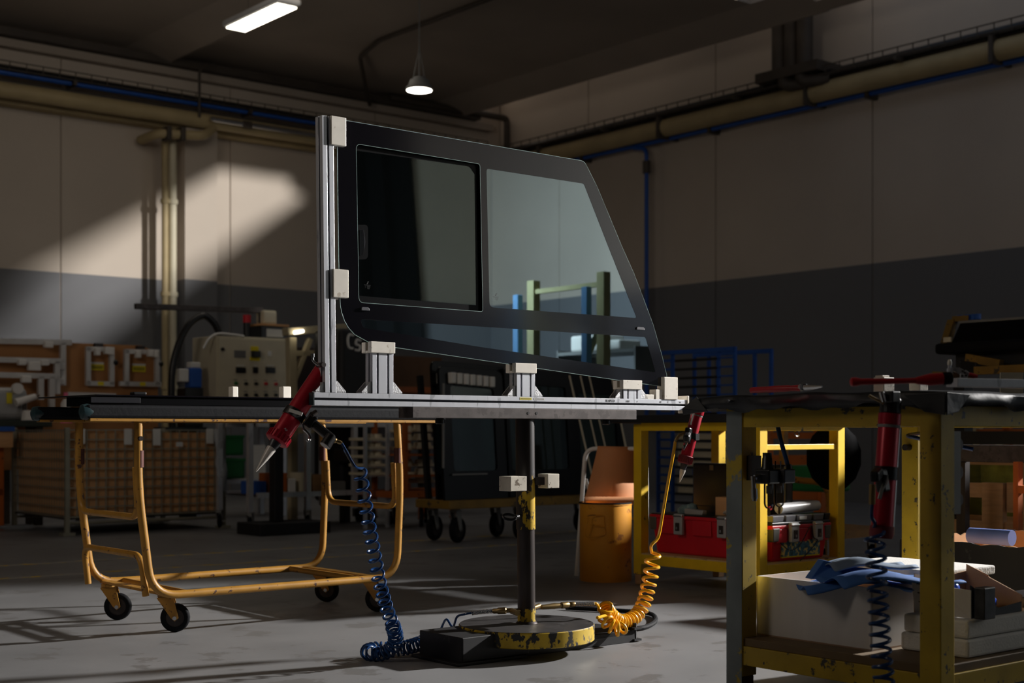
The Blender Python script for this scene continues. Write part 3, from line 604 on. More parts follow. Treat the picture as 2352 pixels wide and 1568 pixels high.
# white blocks clamped on the sleeve and ring bolt
zc = .655
p = pd(1178, 1110, 5.30); part('nylon_block', MB().box(p[0]-.04, p[0]+.04, p[1]-.035, p[1]+.035, p[2]-.028, p[2]+.028), 'nylond', St, bev=.002)
part('clamp_arm', MB().bar((p[0]+.03, p[1], p[2]), (PU-.02, PV, p[2]), .03, .03), 'darksteel', St)
p = pd(1260, 1104, 5.46); part('nylon_block', MB().box(p[0]-.03, p[0]+.03, p[1]-.03, p[1]+.03, p[2]-.028, p[2]+.028), 'nylond', St, bev=.002)
part('clamp_arm', MB().bar((PU+.02, PV, p[2]), (p[0]-.02, p[1], p[2]), .03, .03), 'darksteel', St)
p = Vector(pd(1170, 1187, 5.36)); rb = MB(); rb.tube([p+Vector((C*cos(g)*.024, -S*cos(g)*.024, sin(g)*.010))+Vector((0, sin(g)*.01, 0)) for g in [2*pi*i/20 for i in range(20)]], .0055, 8, True); rb.cyl(p+Vector((C*.024, -S*.024, 0)), (PU-.02, PV, p.z+.002), .008, n=10); part('ring_bolt', rb, 'black', St, smooth=True)
# air manifold at the foot of the tube
zq = .163
part('air_manifold', MB().cyl((PU-.03, PV, zq), (PU-.075, PV-.01, zq), .010, n=10), 'brass', St, smooth=True); part('air_manifold', MB().cyl((PU+.03, PV, zq+.004), (PU+.09, PV+.03, zq+.006), .010, n=10), 'brass', St, smooth=True)
q = Vector(pd(1182, 1405, 5.33)); part('air_outlet', MB().cyl(q+Vector((.01, .03, 0)), q+Vector((-.012, -.03, 0)), .011, n=12), 'brass', St, smooth=True)

# ---- sealant guns
def gun_body(T, tail, nose, r, mred, ring=True, long_nozzle=.1, cap='red'):
    tail = Vector(tail); nose = Vector(nose); d = (nose-tail).normalized()
    L = (nose-tail).length
    part('barrel', MB().lathe(tail, d, [(0, r*.9), (.006, r), (L-.03, r), (L-.03, r*.98)], 32), mred, T, smooth=True)
    c = MB(); n = 22; base = nose-d*.034; t = Vector((0, 0, 1)); a = d.cross(t).normalized(); b = d.cross(a)
    c.lathe(base, d, [(0, r*1.12), (.002, r*1.2), (.03, r*1.2), (.034, r*1.08), (.036, r*.5)], 32)
    k = part('collar', c, cap, T, smooth=True)
    rb = MB()
    for i in range(n): g = 2*pi*i/n; rb.bar(base+d*.003+(a*cos(g)+b*sin(g))*r*1.2, base+d*.030+(a*cos(g)+b*sin(g))*r*1.2, .004, .004)
    part('rib', rb, cap, k, kind='stuff')
    part('nozzle_base', MB().lathe(nose, d, [(-.004, r*.62), (.006, r*.6), (.03, r*.4)], 20), mat('dark_nozzle', (50, 50, 56), .4), T, smooth=True)
    part('nozzle', MB().lathe(nose+d*.028, d, [(0, r*.5), (.012, r*.47), (long_nozzle*.45, r*.34), (long_nozzle*.85, r*.13), (long_nozzle, r*.07)], 16), mat('milky_nozzle', (206, 200, 192), .3, var=.05), T, smooth=True)
    return d
# left gun hooked behind the end of the jig beam
G = 4.84
tail = pd(752, 838, G+.06); nose = pd(634, 1014, G-.06)
g1 = thing('sealant_gun', 'red sealant gun hanging tip-down at the left end of the jig beam', 'sealant gun', (nose[0], nose[1], pd(597, 1083, G-.08)[2]))
d = gun_body(g1, tail, nose, .034, 'red', long_nozzle=.098)
# the strap, valve body, pistol grip, trigger
sp_ = Vector(tail).lerp(Vector(nose), .66); st = MB(); st.lathe(sp_-d*.015, d, [(0, .0352), (0, .0395), (.03, .0395), (.03, .0352)], 28, caps=False); part('strap', st, 'black', g1, smooth=True)
a = Vector(pd(682, 943, G-.045)); part('strap_label', MB().bar(Vector(pd(664, 941, G-.075)), Vector(pd(694, 951, G-.078)), .003, .012, up=d), 'whitetag', g1, label='pale paper label on the black strap')
p0 = Vector(pd(703, 962, G-.03)); p1 = Vector(pd(722, 975, G-.03)); p2 = Vector(pd(766, 1011, G-.05))
hv = MB(); hv.bar(p0, p1, .04, .05, up=d); part('valve_body', hv, 'black', g1, bev=.006)
gr = MB(); gr.bar(p1-(p2-p1)*.15, p2, .034, .03, up=d); part('grip', gr, 'black', g1, bev=.008)
dd = (p2-p1).normalized()
pk = Vector(pd(757, 1008, G-.06)); part('regulator_knob', MB().cyl(pk-d*.012, pk+d*.028, .019, .021, 20), 'black', g1, smooth=True)
part('knob_face', MB().cyl(pk+d*.028, pk+d*.030, .019, n=20), 'sheen', g1, smooth=True)
t0 = Vector(pd(695, 973, G-.05)); part('trigger', MB().tube(spline([t0, pd(697, 985, G-.05), pd(703, 991, G-.05), pd(709, 998, G-.05), pd(712, 1007, G-.05), pd(708, 1012, G-.05), pd(705, 1009, G-.05)]), .0048, 8), 'chrome', g1, smooth=True)
part('screw_knob', MB().cyl(pd(716, 953, G-.05), pd(727, 945, G-.04), .009, n=12).cyl(pd(712, 948, G-.05), pd(720, 955, G-.05), .007, n=10), 'darksteel', g1, smooth=True)
part('hanger_strap', MB().tube([pd(742, 838, G+.04), pd(722, 880, G+.03), pd(712, 893, G+.02)], [.006, .01, .012], 8), mat('milky_nozzle', (206, 200, 192)), g1, smooth=True)
part('hose_fitting', MB().lathe(p2-dd*.004, Vector(pd(785, 1018, G-.05))-p2, [(0, .009), (.012, .009), (.014, .006), (.026, .007), (.034, .005)], 12), 'brass', g1, smooth=True)
text('AP', g1, Vector(pd(652, 984, G-.105)), .012, roll=radians(52), m='ink')
# right gun clipped to the end of the beam
H = 6.0
tail = pd(1604, 938, H); nose = pd(1572, 1064, H-.01)
g2_ = thing('sealant_gun', 'red sealant gun hanging upright at the right end of the jig beam', 'sealant gun', (nose[0], nose[1], pd(1561, 1103, H)[2]))
d = gun_body(g2_, tail, nose, .0255, 'red', long_nozzle=.055, cap=mat('dull_red_collar', (120, 30, 40), .6))
part('back_cap', MB().lathe(Vector(tail)-d*.002, d, [(-.022, .018), (-.02, .021), (0, .021)], 20), 'red', g2_, smooth=True)
part('tail_collar', MB().lathe(Vector(tail), d, [(.0, .0285), (.026, .0285), (.026, .0256)], 24), 'red', g2_, smooth=True)
part('grey_ring', MB().lathe(Vector(tail), d, [(.028, .0265), (.034, .0265)], 24), 'greyplastic', g2_, smooth=True)
part('tail_fitting', MB().cyl(pd(1600, 944, H-.03), pd(1604, 922, H-.03), .007, n=10).cyl(pd(1602, 932, H-.03), pd(1605, 926, H-.03), .010, n=8), 'brass', g2_, smooth=True)
part('strap', MB().lathe(Vector(tail).lerp(Vector(nose), .5)-d*.013, d, [(0, .026), (0, .030), (.026, .030), (.026, .026)], 24, caps=False).box(*(lambda q: (q[0]-.01, q[0]+.012, q[1]-.01, q[1]+.01, q[2]-.014, q[2]+.014))(pd(1598, 1003, H-.02))), 'black', g2_, smooth=True)
part('valve_body', MB().bar(pd(1583, 982, H-.03), pd(1577, 1018, H-.035), .026, .026), 'black', g2_, bev=.005)
part('grip', MB().bar(pd(1580, 1000, H-.04), pd(1576, 1008, H-.11), .028, .034), 'black', g2_, bev=.008)
part('trigger', MB().tube([pd(1582, 1006, H-.05), pd(1576, 1020, H-.055), pd(1570, 1032, H-.055), pd(1569, 1022, H-.055)], .006, 8), 'chrome', g2_, smooth=True)
part('air_tube', MB().tube([pd(1594, 945, H-.035), pd(1586, 975, H-.035)], .004, 8), 'whitetag', g2_, smooth=True)
part('hose_elbow', MB().tube(spline([pd(1576, 997, H-.05), pd(1566, 997, H-.05), pd(1556, 1004, H-.05), pd(1551, 1014, H-.05)]), .0075, 10), 'brass', g2_, smooth=True)

# ---- spiral air hoses
BH = thing('air_hose', 'blue spiral air hose dropping from the left sealant gun to the floor', 'air hose', pz(880, 1518, 0.0))
s0 = pd(822, 1076, 4.80); path = spline([pd(826, 1082, 4.80), pd(834, 1128, 4.83), pd(846, 1200, 4.88), pd(857, 1260, 4.93), pd(870, 1330, 4.99), pd(886, 1390, 5.06), pd(902, 1436, 5.12)], 10)
pk = coil(path, .0225, lambda t: 15*t+2*t*t, 18, 1.0)
lead = spline([pd(785, 1018, 4.79), pd(793, 1032, 4.79), pd(815, 1071, 4.79), pk[0]], 6)
heap = spline([path[-1], pd(909, 1464, 5.17), pd(900, 1489, 5.19), pd(874, 1501, 5.20), pd(850, 1500, 5.22), pd(846, 1494, 5.27), pd(868, 1490, 5.30), pd(902, 1491, 5.30), pd(940, 1485, 5.33), pd(985, 1470, 5.42)], 10)
hk = coil(heap, .0255, 30, 16, 1.0+2*pi*17.0)
en = Vector(hk[-1]); tail_ = spline([en, pd(1000, 1458, 5.5), pd(1012, 1445, 5.55), pd(1025, 1422, 5.50), pd(1040, 1440, 5.48), pd(1050, 1416, 5.40), pd(1068, 1410, 5.36), pd(1085, 1407, 5.36), pd(1130, 1403, 5.36)], 8)
part('hose', MB().tube(lead+pk+spline([pk[-1], (Vector(pk[-1])+Vector(hk[0]))/2, hk[0]], 4)[1:-1]+hk+tail_[1:], .0046, 7), 'blue', BH, smooth=True)
part('clear_sleeve', MB().tube([pd(792, 1031, 4.79), pd(815, 1071, 4.79)], .0072, 10), 'clear', BH, smooth=True)
sg = coil([pd(1083, 1408, 5.36), pd(1106, 1405, 5.36), pd(1132, 1403, 5.36)], .0075, 16, 10); part('anti_kink_spring', MB().tube(sg, .0016, 5), 'chrome', BH, smooth=True)
dq = Vector(pd(1178, 1401, 5.36))-Vector(pd(1130, 1403, 5.36)); part('quick_coupling', MB().lathe(pd(1130, 1403, 5.36), dq, [(0, .006), (.006, .010), (.02, .010), (.024, .013), (.052, .013), (.056, .009), (dq.length, .009)], 12), 'brass', BH, smooth=True)
YH = thing('air_hose', 'yellow spiral air hose dropping from the right sealant gun to the floor', 'air hose', pz(1440, 1455, 0.0))
path = spline([pd(1500, 1268, 5.86), pd(1496, 1310, 5.85), pd(1488, 1350, 5.83), pd(1478, 1386, 5.80), pd(1462, 1412, 5.77), pd(1440, 1426, 5.72), pd(1420, 1426, 5.68), pd(1402, 1412, 5.64), pd(1390, 1394, 5.60)], 10)
yk = coil(path, lambda t: .030-.004*min(1, t*2), lambda t: 10*t+12*t*t, 18, 0.3)
lead = spline([pd(1551, 1014, 5.95), pd(1545, 1050, 5.93), pd(1534, 1110, 5.92), pd(1522, 1180, 5.90), pd(1512, 1232, 5.88), pd(1496, 1252, 5.86), yk[0]], 8)
yk2 = coil(spline([pd(1392, 1396, 5.6), pd(1388, 1412, 5.6), pd(1398, 1432, 5.58), pd(1418, 1444, 5.58), pd(1432, 1438, 5.6)], 8), .026, 6, 18, 1.0)
part('hose', MB().tube(lead+yk[1:], .0068, 8), 'yhose', YH, smooth=True)
part('hose_tail', MB().tube(yk2+spline([yk2[-1], pd(1405, 1412, 5.62), pd(1372, 1418, 5.5)], 5)[1:], .0062, 8).tube(spline([yk[-1], pd(1372, 1388, 5.56), pd(1362, 1386, 5.55), pd(1320, 1387, 5.55)], 5), .006, 8), 'yhose', YH, smooth=True)
sg = coil([pd(1366, 1386, 5.55), pd(1322, 1387, 5.55)], .0078, 18, 10); part('anti_kink_spring', MB().tube(sg, .0017, 5), 'chrome', YH, smooth=True)
a = Vector(pd(1322, 1387, 5.55)); b = Vector(pd(1244, 1394, 5.47)); dq = b-a; part('quick_coupling', MB().lathe(a, dq, [(0, .007), (.008, .011), (.026, .011), (.03, .008), (.036, .013), (.066, .013), (.07, .009), (.1, .012), (dq.length, .009)], 12), 'brass', YH, smooth=True)
kp = [pz(1300, 1395, .012), pz(1420, 1402, .012), pz(1490, 1408, .012), pz(1506, 1424, .012), pz(1480, 1440, .012), pz(1420, 1446, .012)]
solo('rubber_hose', 'black rubber hose looped on the floor behind the stand base', 'air hose', MB().tube(spline(kp, 8), .0105, 8), 'rubber', smooth=True)
# ================================================================== tables and what stands on and in them
def leg(name, T, u, v, z0, z1, w, m, foot=None):
    p = part(name, MB().box(u, u+w, v, v+w, z0+(0.06 if foot else 0), z1), m, T, bev=.003)
    if foot: part('foot', MB().box(u+.006, u+w-.006, v+.006, v+w-.006, z0, z0+.06), foot, p, bev=.004)
    return p
# ---- far yellow table with the toolboxes
T = thing('yellow_table', 'bright yellow steel table behind the jig with two red toolboxes on its lower shelf', 'table', (5.86, 5.15, 0))
BU0, BU1, BV0, BV1 = 5.50, 6.20, 4.70, 5.62; w = .06
for u, v in ((BU0, BV1-w), (BU0, BV0), (BU1-w, BV0), (BU1-w, BV1-w)): leg('leg', T, u, v, 0, .9, w, 'yellow', 'wood')
zr0, zr1 = .862, .906
for a in ((BU0+w, BU1-w, BV0, BV0+.04), (BU0+w, BU1-w, BV1-.04, BV1), (BU0, BU0+.04, BV0+w, BV1-w), (BU1-.04, BU1, BV0+w, BV1-w)): part('top_rail', MB().box(*a, zr0, zr1), 'yellow', T, bev=.002)
for a in ((BU0+w, BU1-w, BV0, BV0+.04), (BU0+w, BU1-w, BV1-.04, BV1), (BU0, BU0+.04, BV0+w, BV1-w), (BU1-.04, BU1, BV0+w, BV1-w)): part('shelf_rail', MB().box(*a, .118, .172), 'yellow', T, bev=.002)
z = pv(1840, 1026, BV0+.03)[2]; part('cross_rail', MB().box(BU0+w, BU1-w, BV0+.01, BV0+.04, z-.014, z+.014), 'yellow', T, bev=.002)
part('shelf', MB().box(BU0+.004, BU1-.004, BV0+.004, BV1-.004, .172, .18), 'ply', T)
part('tabletop', MB().box(BU0-.05, BU1+.05, BV0-.04, BV1+.2, .906, .95), 'matblk', T, bev=.006)
part('hook', MB().tube([(BU0+.32+.018*cos(g), BV0+.02, .85+.018*sin(g)) for g in [2*pi*i/14 for i in range(14)]], .004, 6, True), 'chrome', T, smooth=True)
def toolbox(name, lab, o, ax, L, D, Hh, lid=None):
    """o: corner at the nearer end of the latch side; ax: 'u' or 'v' long axis; latch face looks along -v (ax u) or -u (ax v)."""
    def P(a, b, z): return (o[0]+a, o[1]+b, o[2]+z) if ax == 'u' else (o[0]+b, o[1]+L-a, o[2]+z)
    T = thing(name, lab, 'toolbox', P(L/2, D/2, 0))
    def hx(mb, a0, a1, b0, b1, z0, z1, t=0.0):      # box whose foot is inset by t
        return mb.hexa([P(a0+t, b0+t, z0), P(a1-t, b0+t, z0), P(a1-t, b1-t, z0), P(a0+t, b1-t, z0), P(a0, b0, z1), P(a1, b0, z1), P(a1, b1, z1), P(a0, b1, z1)])
    part('body', hx(MB(), 0, L, 0, D, 0, Hh, .022), 'redpl', T, bev=.012)
    part('rim', hx(MB(), -.008, L+.008, -.008, D+.008, Hh-.02, Hh), 'redpl', T, bev=.004)
    for k in (.06, .42, .78): part('rib', hx(MB(), L*k, L*(k+.18), -.006, .01, Hh*.52, Hh-.02, 0), 'redpl', T, bev=.004)
    for k in (.26, .68):
        l = part('latch', hx(MB(), L*k, L*k+.065, -.028, -.004, Hh*.52, Hh+.012), 'sheen', T, bev=.006)
        part('latch_window', hx(MB(), L*k+.017, L*k+.048, -.031, -.026, Hh*.62, Hh*.62+.045), 'darksteel', l, bev=.002)
        part('latch_button', hx(MB(), L*k+.026, L*k+.036, -.034, -.03, Hh*.66, Hh*.66+.014), 'chrome', l)
        part('latch_lip', hx(MB(), L*k-.002, L*k+.067, -.033, -.02, Hh-.005, Hh+.004), 'chrome', l, bev=.003)
    for a in (-.006, L-.05):
        for b in (-.012, D-.05):
            c = part('corner_guard', hx(MB(), a, a+.056, b, b+.06, Hh-.085, Hh-.012, .004), mat('grey_guard', (84, 82, 74), .5), T, bev=.006)
    for a in (-.03, L+.004): part('handle', hx(MB(), a, a+.026, D*.25, D*.75, Hh-.05, Hh-.02), mat('grey_guard', (84, 82, 74)), T, bev=.006)
    return T, P, hx
# left toolbox: long side faces the jig, black lid standing open
p = pu(1508, 1262, 5.60); T1, P, hx = toolbox('toolbox', 'red toolbox with its black lid standing open, under the yellow table', (5.58, 4.80, .18), 'v', .76, .3, .215)
part('open_lid', hx(MB(), .06, .74, .27, .335, .215, .50), 'black', T1, bev=.012); part('lid_frame', hx(MB(), .02, .74, .262, .272, .22, .26), 'black', T1, bev=.003)
for k in (.2, .6): part('lid_lock', hx(MB(), k, k+.03, .262, .27, .46, .49), 'chrome', T1)
part('tray_edge', hx(MB(), .0, .76, -.002, .3, .213, .222), 'black', T1, bev=.003)
def solo_box(name, lab, cat, m, pts, bev=.003, group=None):
    return solo(name, lab, cat, MB().hexa(pts), m, bev=bev, group=group)
# goods lying in the open toolbox
q = Vector(P(.5, .12, .25)); bg_ = MB(); bg_.tube(spline([P(.44, .14, .236), P(.52, .12, .25), P(.62, .13, .256), P(.72, .15, .25), P(.75, .15, .24)]), [.008]*4+[.02]*8+[.03]*12+[.024]*8+[.012]*1 if False else .024, 10)
pl = spline([P(.42, .14, .234), P(.5, .12, .246), P(.55, .12, .25), P(.61, .12, .25), P(.66, .12, .24)], 6); n = len(pl)
solo('plastic_pouch', 'shiny clear pouch of tools lying on top of the open red toolbox', 'pouch', MB().tube(pl, [.008+.026*sin(pi*min(1, i/n*1.1)) for i in range(n)], 9), mat('crinkled_film', (214, 212, 204), .22, .3, bump=.8, bscale=40), smooth=True)
solo('tape_roll', 'small orange tape roll at the end of the shiny pouch', 'tape', MB().lathe(P(.655, .04, .245), Vector(P(.655, .09, .245))-Vector(P(.655, .04, .245)), [(0, .012), (0, .022), (.03, .022), (.03, .012)], 16), mat('orange_tape', (232, 150, 30), .5), smooth=True)
solo('screwdriver', 'red handled screwdriver behind the shiny pouch in the open toolbox', 'screwdriver', MB().cyl(P(.60, .2, .262), P(.72, .17, .272), .011, n=10).cyl(P(.47, .23, .24), P(.60, .2, .262), .005, n=8), 'redtool', smooth=True)
solo('cloth_rag', 'crumpled pale blue rag at the near end of the open toolbox', 'cloth', MB().ball(P(.15, .14, .235), .05, 10, (1.4, 1, .75)).ball(P(.2, .12, .25), .035, 8, (1, 1, .9)), mat('pale_rag', (120, 146, 152), .9, var=.3, scale=20, bump=.8, bscale=30), smooth=True)
solo('metal_bracket', 'grey angled metal bracket resting on the edge of the open toolbox', 'bracket', MB().hexa([P(.2, .06, .222), P(.33, .06, .222), P(.33, .1, .222), P(.2, .1, .222), P(.2, .06, .252), P(.33, .07, .246), P(.33, .1, .246), P(.2, .1, .252)]), 'sheen', bev=.003)
solo('grey_cup', 'pale grey plastic beaker standing beside the open toolbox at the table corner', 'beaker', MB().lathe((5.555, 4.765, .18), (0, 0, 1), [(0, .022), (.11, .028), (.118, .031), (.125, .031)], 18), mat('grey_beaker', (170, 168, 160), .5), smooth=True)
# right toolbox with organiser lid
T2, P, hx = toolbox('toolbox', 'red toolbox with grey organiser trays on its lid and a picture label', (5.615, 4.715, .18), 'u', .47, .25, .19)
lidz = .195; part('lid', hx(MB(), -.005, .475, -.004, .25, .188, .206), 'black', T2, bev=.004)
for i, (a0, a1) in enumerate(((-.0, .09), (.105, .185), (.195, .32), (.335, .42), (.43, .475))): part('tray_cover', hx(MB(), a0, a1, -.005, .09, .207, .240, .004), 'black' if i == 4 else mat('grey_lid', (112, 112, 116), .3, coat=.5), T2, bev=.003)
part('label', hx(MB(), .215, .275, -.0056, -.004, .215, .232), 'whitetag', T2)
part('picture_label', hx(MB(), .085, .395, .0035, .016, .025, .105), 'picture', T2, label='printed picture label with pale yellow lower edge')
part('label_edge', hx(MB(), .085, .395, .006, .0165, .018, .026), 'yellowtag', T2)
part('strap_cord', MB().tube(spline([P(.05, -.012, .1), P(.12, -.02, .06), P(.2, -.025, .09), P(.28, -.028, .18), P(.3, -.028, .12), P(.33, -.03, .1), P(.27, -.028, .05), P(.2, -.02, .0)]), .0028, 6), 'black', T2, smooth=True)
solo('film_roll', 'grey film roll lying across the top of the right red toolbox', 'roll', MB().cyl(P(.13, .065, .272), P(.46, .075, .278), .028, n=18).cyl(P(.11, .064, .2715), P(.475, .0755, .2785), .014, n=12), 'greyroll', smooth=True)
solo('cardboard_box', 'small brown carton sealed with tape behind the grey film roll', 'box', MB().box(P(.1, .3, 0)[0], P(.38, .3, 0)[0], 5.02, 5.2, .181, .50), 'card', bev=.003)
# ---- near table
TU0, TU1, TV0, TV1 = 3.46, 4.50, 2.29, 3.10; w = .07
T = thing('work_table', 'worn yellow steel work table with a black rubber top, nearest the camera', 'table', (3.98, 2.7, 0))
l1 = leg('leg', T, TU0, TV1-w, 0, .935, w, 'yellowworn', 'rust'); leg('leg', T, TU0, TV0, 0, .935, w, 'yellowworn'); leg('leg', T, TU1-w, TV1-w, 0, .935, w, 'yellowworn'); leg('leg', T, TU1-w, TV0, 0, .935, w, 'yellowworn')
part('bare_patch', MB().box(TU0-.0012, TU0, TV1-w+.002, TV1-.002, .02, .925), 'yellowblue', l1, label='blue-grey worn face of the leg')
for a in ((TU0+w, TU1-w, TV0+.004, TV0+.054), (TU0+w, TU1-w, TV1-.054, TV1-.004), (TU0+.004, TU0+.054, TV0+w, TV1-w), (TU1-.054, TU1-.004, TV0+w, TV1-w)):
    part('top_rail', MB().box(*a, .873, .934), 'yellowworn', T, bev=.002); part('shelf_rail', MB().box(*a, .098, .16), 'yellowworn', T, bev=.002)
part('shelf', MB().box(TU0+.01, TU1-.01, TV0+.01, TV1-.01, .16, .186), mat('dark_plywood', (104, 84, 54), .7, var=.25, scale=5), T, bev=.002)
tt = part('tabletop', MB().box(TU0-.02, TU1+.05, TV0-.02, TV1+.02, .934, .968), 'rubber', T, bev=.004)
mt = MB(); nu, nv = 30, 24; o = .03
def mz(u, v): return .9755+.0025*sin(u*13+v*5)+.002*sin(v*19)
g0 = [(TU0-o+(TU1-TU0+2*o+.05)*i/nu) for i in range(nu+1)]; g1_ = [(TV0-o+(TV1-TV0+2*o+.06)*j/nv) for j in range(nv+1)]
mt.add([(u, v, mz(u, v)) for u in g0 for v in g1_], [(i*(nv+1)+j, (i+1)*(nv+1)+j, (i+1)*(nv+1)+j+1, i*(nv+1)+j+1) for i in range(nu) for j in range(nv)])
part('mat_top', mt, 'matblk', T, smooth=True)
def skirt(a, b, drop, seed):       # hanging edge of the rubber mat between two corners
    rnd = random.Random(seed); n = 40; A = Vector(a); B = Vector(b); vs_ = []; out = (B-A).cross(Vector((0, 0, 1))).normalized(); ph = rnd.random()*6
    for i in range(n+1):
        t = i/n; p = A.lerp(B, t); z = mz(p.x, p.y); wv = .006*sin(t*17+ph)+.004*sin(t*41+ph*2)
        vs_ += [(p.x, p.y, z), (p.x+out.x*.008, p.y+out.y*.008, z-.008), (p.x+out.x*(.012+wv), p.y+out.y*(.012+wv), z-drop*.5), (p.x+out.x*(.010+wv*1.6), p.y+out.y*(.010+wv*1.6), z-drop+wv*1.2+.004*sin(t*9+ph))]
    return MB().add(vs_, [(i*4+k, (i+1)*4+k, (i+1)*4+k+1, i*4+k+1) for i in range(n) for k in range(3)])
c = [(g0[0], g1_[0]), (g0[-1], g1_[0]), (g0[-1], g1_[-1]), (g0[0], g1_[-1])]
for i, dr in enumerate((.046, .05, .05, .046)):
    a = c[i]; b = c[(i+1) % 4]; ob = part('mat_skirt', skirt((*a, .975), (*b, .975), dr, i), 'matblk', T, smooth=True); md = ob.modifiers.new('thick', 'SOLIDIFY'); md.thickness = .004
# folded corner flap of the mat
a = g0[0]; b = g1_[0]; part('mat_flap', MB().prism([(a+.1, b-.018, .965), (a-.02, b-.02, .97), (a-.02, b-.02, .905), (a+.04, b-.018, .915)], (0, -.004, 0)), 'matblk', T, bev=.002)
part('mat_flap', MB().prism([(a-.018, b+.12, .965), (a-.02, b-.02, .97), (a-.02, b-.02, .905), (a-.018, b+.05, .915)], (-.004, 0, 0)), 'matblk', T, bev=.002)
part('nail', MB().cyl((a-.03, TV1-.06, .957), (a-.0, TV1-.06, .957), .005, n=8), 'chrome', T)
b = g1_[-1]; part('mat_flap', MB().prism([(a-.014, b, .975), (a-.03, b+.05, .935), (a-.02, b+.055, .915), (a-.012, b-.05, .925)], (-.004, 0, 0)), 'matblk', T, bev=.002)
ang = part('angle_bracket', MB().box(TU0+w, TU0+w+.04, TV0+.005, TV0+.012, .62, .86), 'greyplastic', T, bev=.002)
for z in (.66, .74, .82): part('bolt_head', MB().cyl((TU0+w+.055, TV0+.02, z), (TU0+w+.055, TV0+.06, z), .02, n=12), 'darksteel', ang)
part('bolt', MB().cyl((TU1-w-.03, TV1-w*.5, .80), (TU1-w, TV1-w*.5, .80), .012, n=10), 'darksteel', T)
ZT1 = .982
# things lying on the near table
pn = pd(1727, 893, 4.35); pm = pd(1838, 890, 4.2); pe = pd(1888, 890, 4.12)
def onz(p, z): return (p[0], p[1], z)
PL = thing('pliers', 'red handled long nose pliers lying at the left edge of the near table', 'pliers', onz(pm, ZT1-.004))
a = Vector(onz(pn, ZT1+.006)); b = Vector(onz(pm, ZT1+.008)); e = Vector(onz(pe, ZT1+.010)); sd_ = Vector((.5, .6, 0))*.03
for s in (-1, 1): part('handle', MB().tube(spline([a+sd_*s*.8, a.lerp(b, .35)+sd_*s*1.0, a.lerp(b, .75)+sd_*s*.6, b+sd_*s*.2+Vector((0, 0, .002*s))]), [.0085]*9+[.0095]*8+[.008]*8, 9), 'redtool', PL, smooth=True)
part('jaw', MB().tube([b, b.lerp(e, .35), e], [.011, .009, .003], 8).cyl(b.lerp(e, .15)-Vector((0, 0, .008)), b.lerp(e, .15)+Vector((0, 0, .011)), .012, n=12), 'chrome', PL, smooth=True)
ma = Vector(onz(pd(1953, 886, 3.62), ZT1+.006)); mb_ = Vector(onz(pd(2135, 886, 3.62), ZT1+.010)); mh = Vector(onz(pd(2165, 882, 3.62), ZT1+.017))
RM = thing('rubber_mallet', 'red mallet with a black end lying along the edge of the near table', 'mallet', onz(mb_, ZT1-.004)); dm = (mb_-ma).normalized()
part('handle', MB().lathe(ma, dm, [(0, .007), (.003, .0115), (.016, .0115), (.026, .0085), (.07, .0078), (.15, .0072), (.2, .009)], 16), 'redtool', RM, smooth=True)
part('head', MB().lathe(mb_-dm*.035+Vector((0, 0, .0)), dm+Vector((0, 0, .06)), [(0, .009), (.02, .013), (.035, .0155), (.07, .0155)], 20), 'redtool', RM, smooth=True)
part('rubber_face', MB().lathe(mb_+dm*.034+Vector((0, 0, .004)), dm+Vector((0, 0, .06)), [(0, .0168), (.02, .0168), (.024, .014)], 20), 'rubber', RM, smooth=True)
for x0, x1, y0, lab in ((2012, 2058, 862, 'stepped white nylon block on the near table, left of its pair'), (2094, 2131, 868, 'white nylon block behind the red mallet handle, right of its pair')):
    p = pd(x0, y0, 4.35); q = pd(x1, y0, 4.35); T = thing('nylon_block', lab, 'block', (p[0], p[1]+.0, ZT1-.004)); L = (Vector(q)-Vector(p)).length
    part('block', MB().box(p[0], p[0]+L*.85, p[1]-.03, p[1]+.01, ZT1-.004, p[2]-.006), 'nylond', T, bev=.002); part('step', MB().box(p[0]+.004, p[0]+L*.62, p[1]-.022, p[1]+.006, p[2]-.006, p[2]), 'nylond', T, bev=.001)
a = pd(2186, 890, 3.78); bb = Vector(onz(a, 0)); T = thing('aluminium_bar', 'long grey aluminium profile lying on the near table behind the red mallet', 'bar', (bb.x+.4, bb.y, ZT1-.003))
b0 = Vector((bb.x, bb.y, ZT1+.010)); part('profile', MB().bar(b0, b0+Vector((.62, -.16, 0)), .045, .024), 'alu', T, bev=.002); part('slot', MB().bar(b0+Vector((.003, -.0185, 0)), b0+Vector((.62, -.1785, 0)), .009, .006), 'aludark', T)
p = Vector(pd(2190, 872, 3.80)); q = Vector(pd(2236, 872, 3.80)); zt = b0.z+.0125
solo('wood_wedge', 'slanted brown wooden wedge under the toggle clamp', 'wedge', MB().prism([(p.x-.012, p.y, zt), (p.x-.006, p.y, zt+.014), (q.x-.01, q.y, zt+.014), (q.x+.012, q.y, zt)], (-.008, .03, 0)), 'wood', bev=.001)
TC = thing('toggle_clamp', 'steel toggle clamp with a red grip and cream rubber tip on the near table', 'clamp', (p.x, p.y, zt+.014)); D = 3.79
sp2 = lambda x, y, dz=0: Vector(pd(x, y, D+dz))
part('spindle', MB().cyl(sp2(2181, 870), sp2(2181, 838), .0045, n=10).cyl(sp2(2181, 858), sp2(2181, 846), .0075, n=8), 'zinc', TC, smooth=True)
part('spindle_tip', MB().lathe(sp2(2181, 838), (0, 0, 1), [(0, .0058), (.008, .0058), (.0135, .004), (.0155, .0015)], 12), 'nylon', TC, smooth=True)
part('arm', MB().prism([sp2(2181, 853), sp2(2181, 844), sp2(2203, 844), sp2(2213, 849), sp2(2222, 858), sp2(2212, 866), sp2(2203, 858), sp2(2194, 853)], (.004, .008, 0)), 'zinc', TC, bev=.0008)
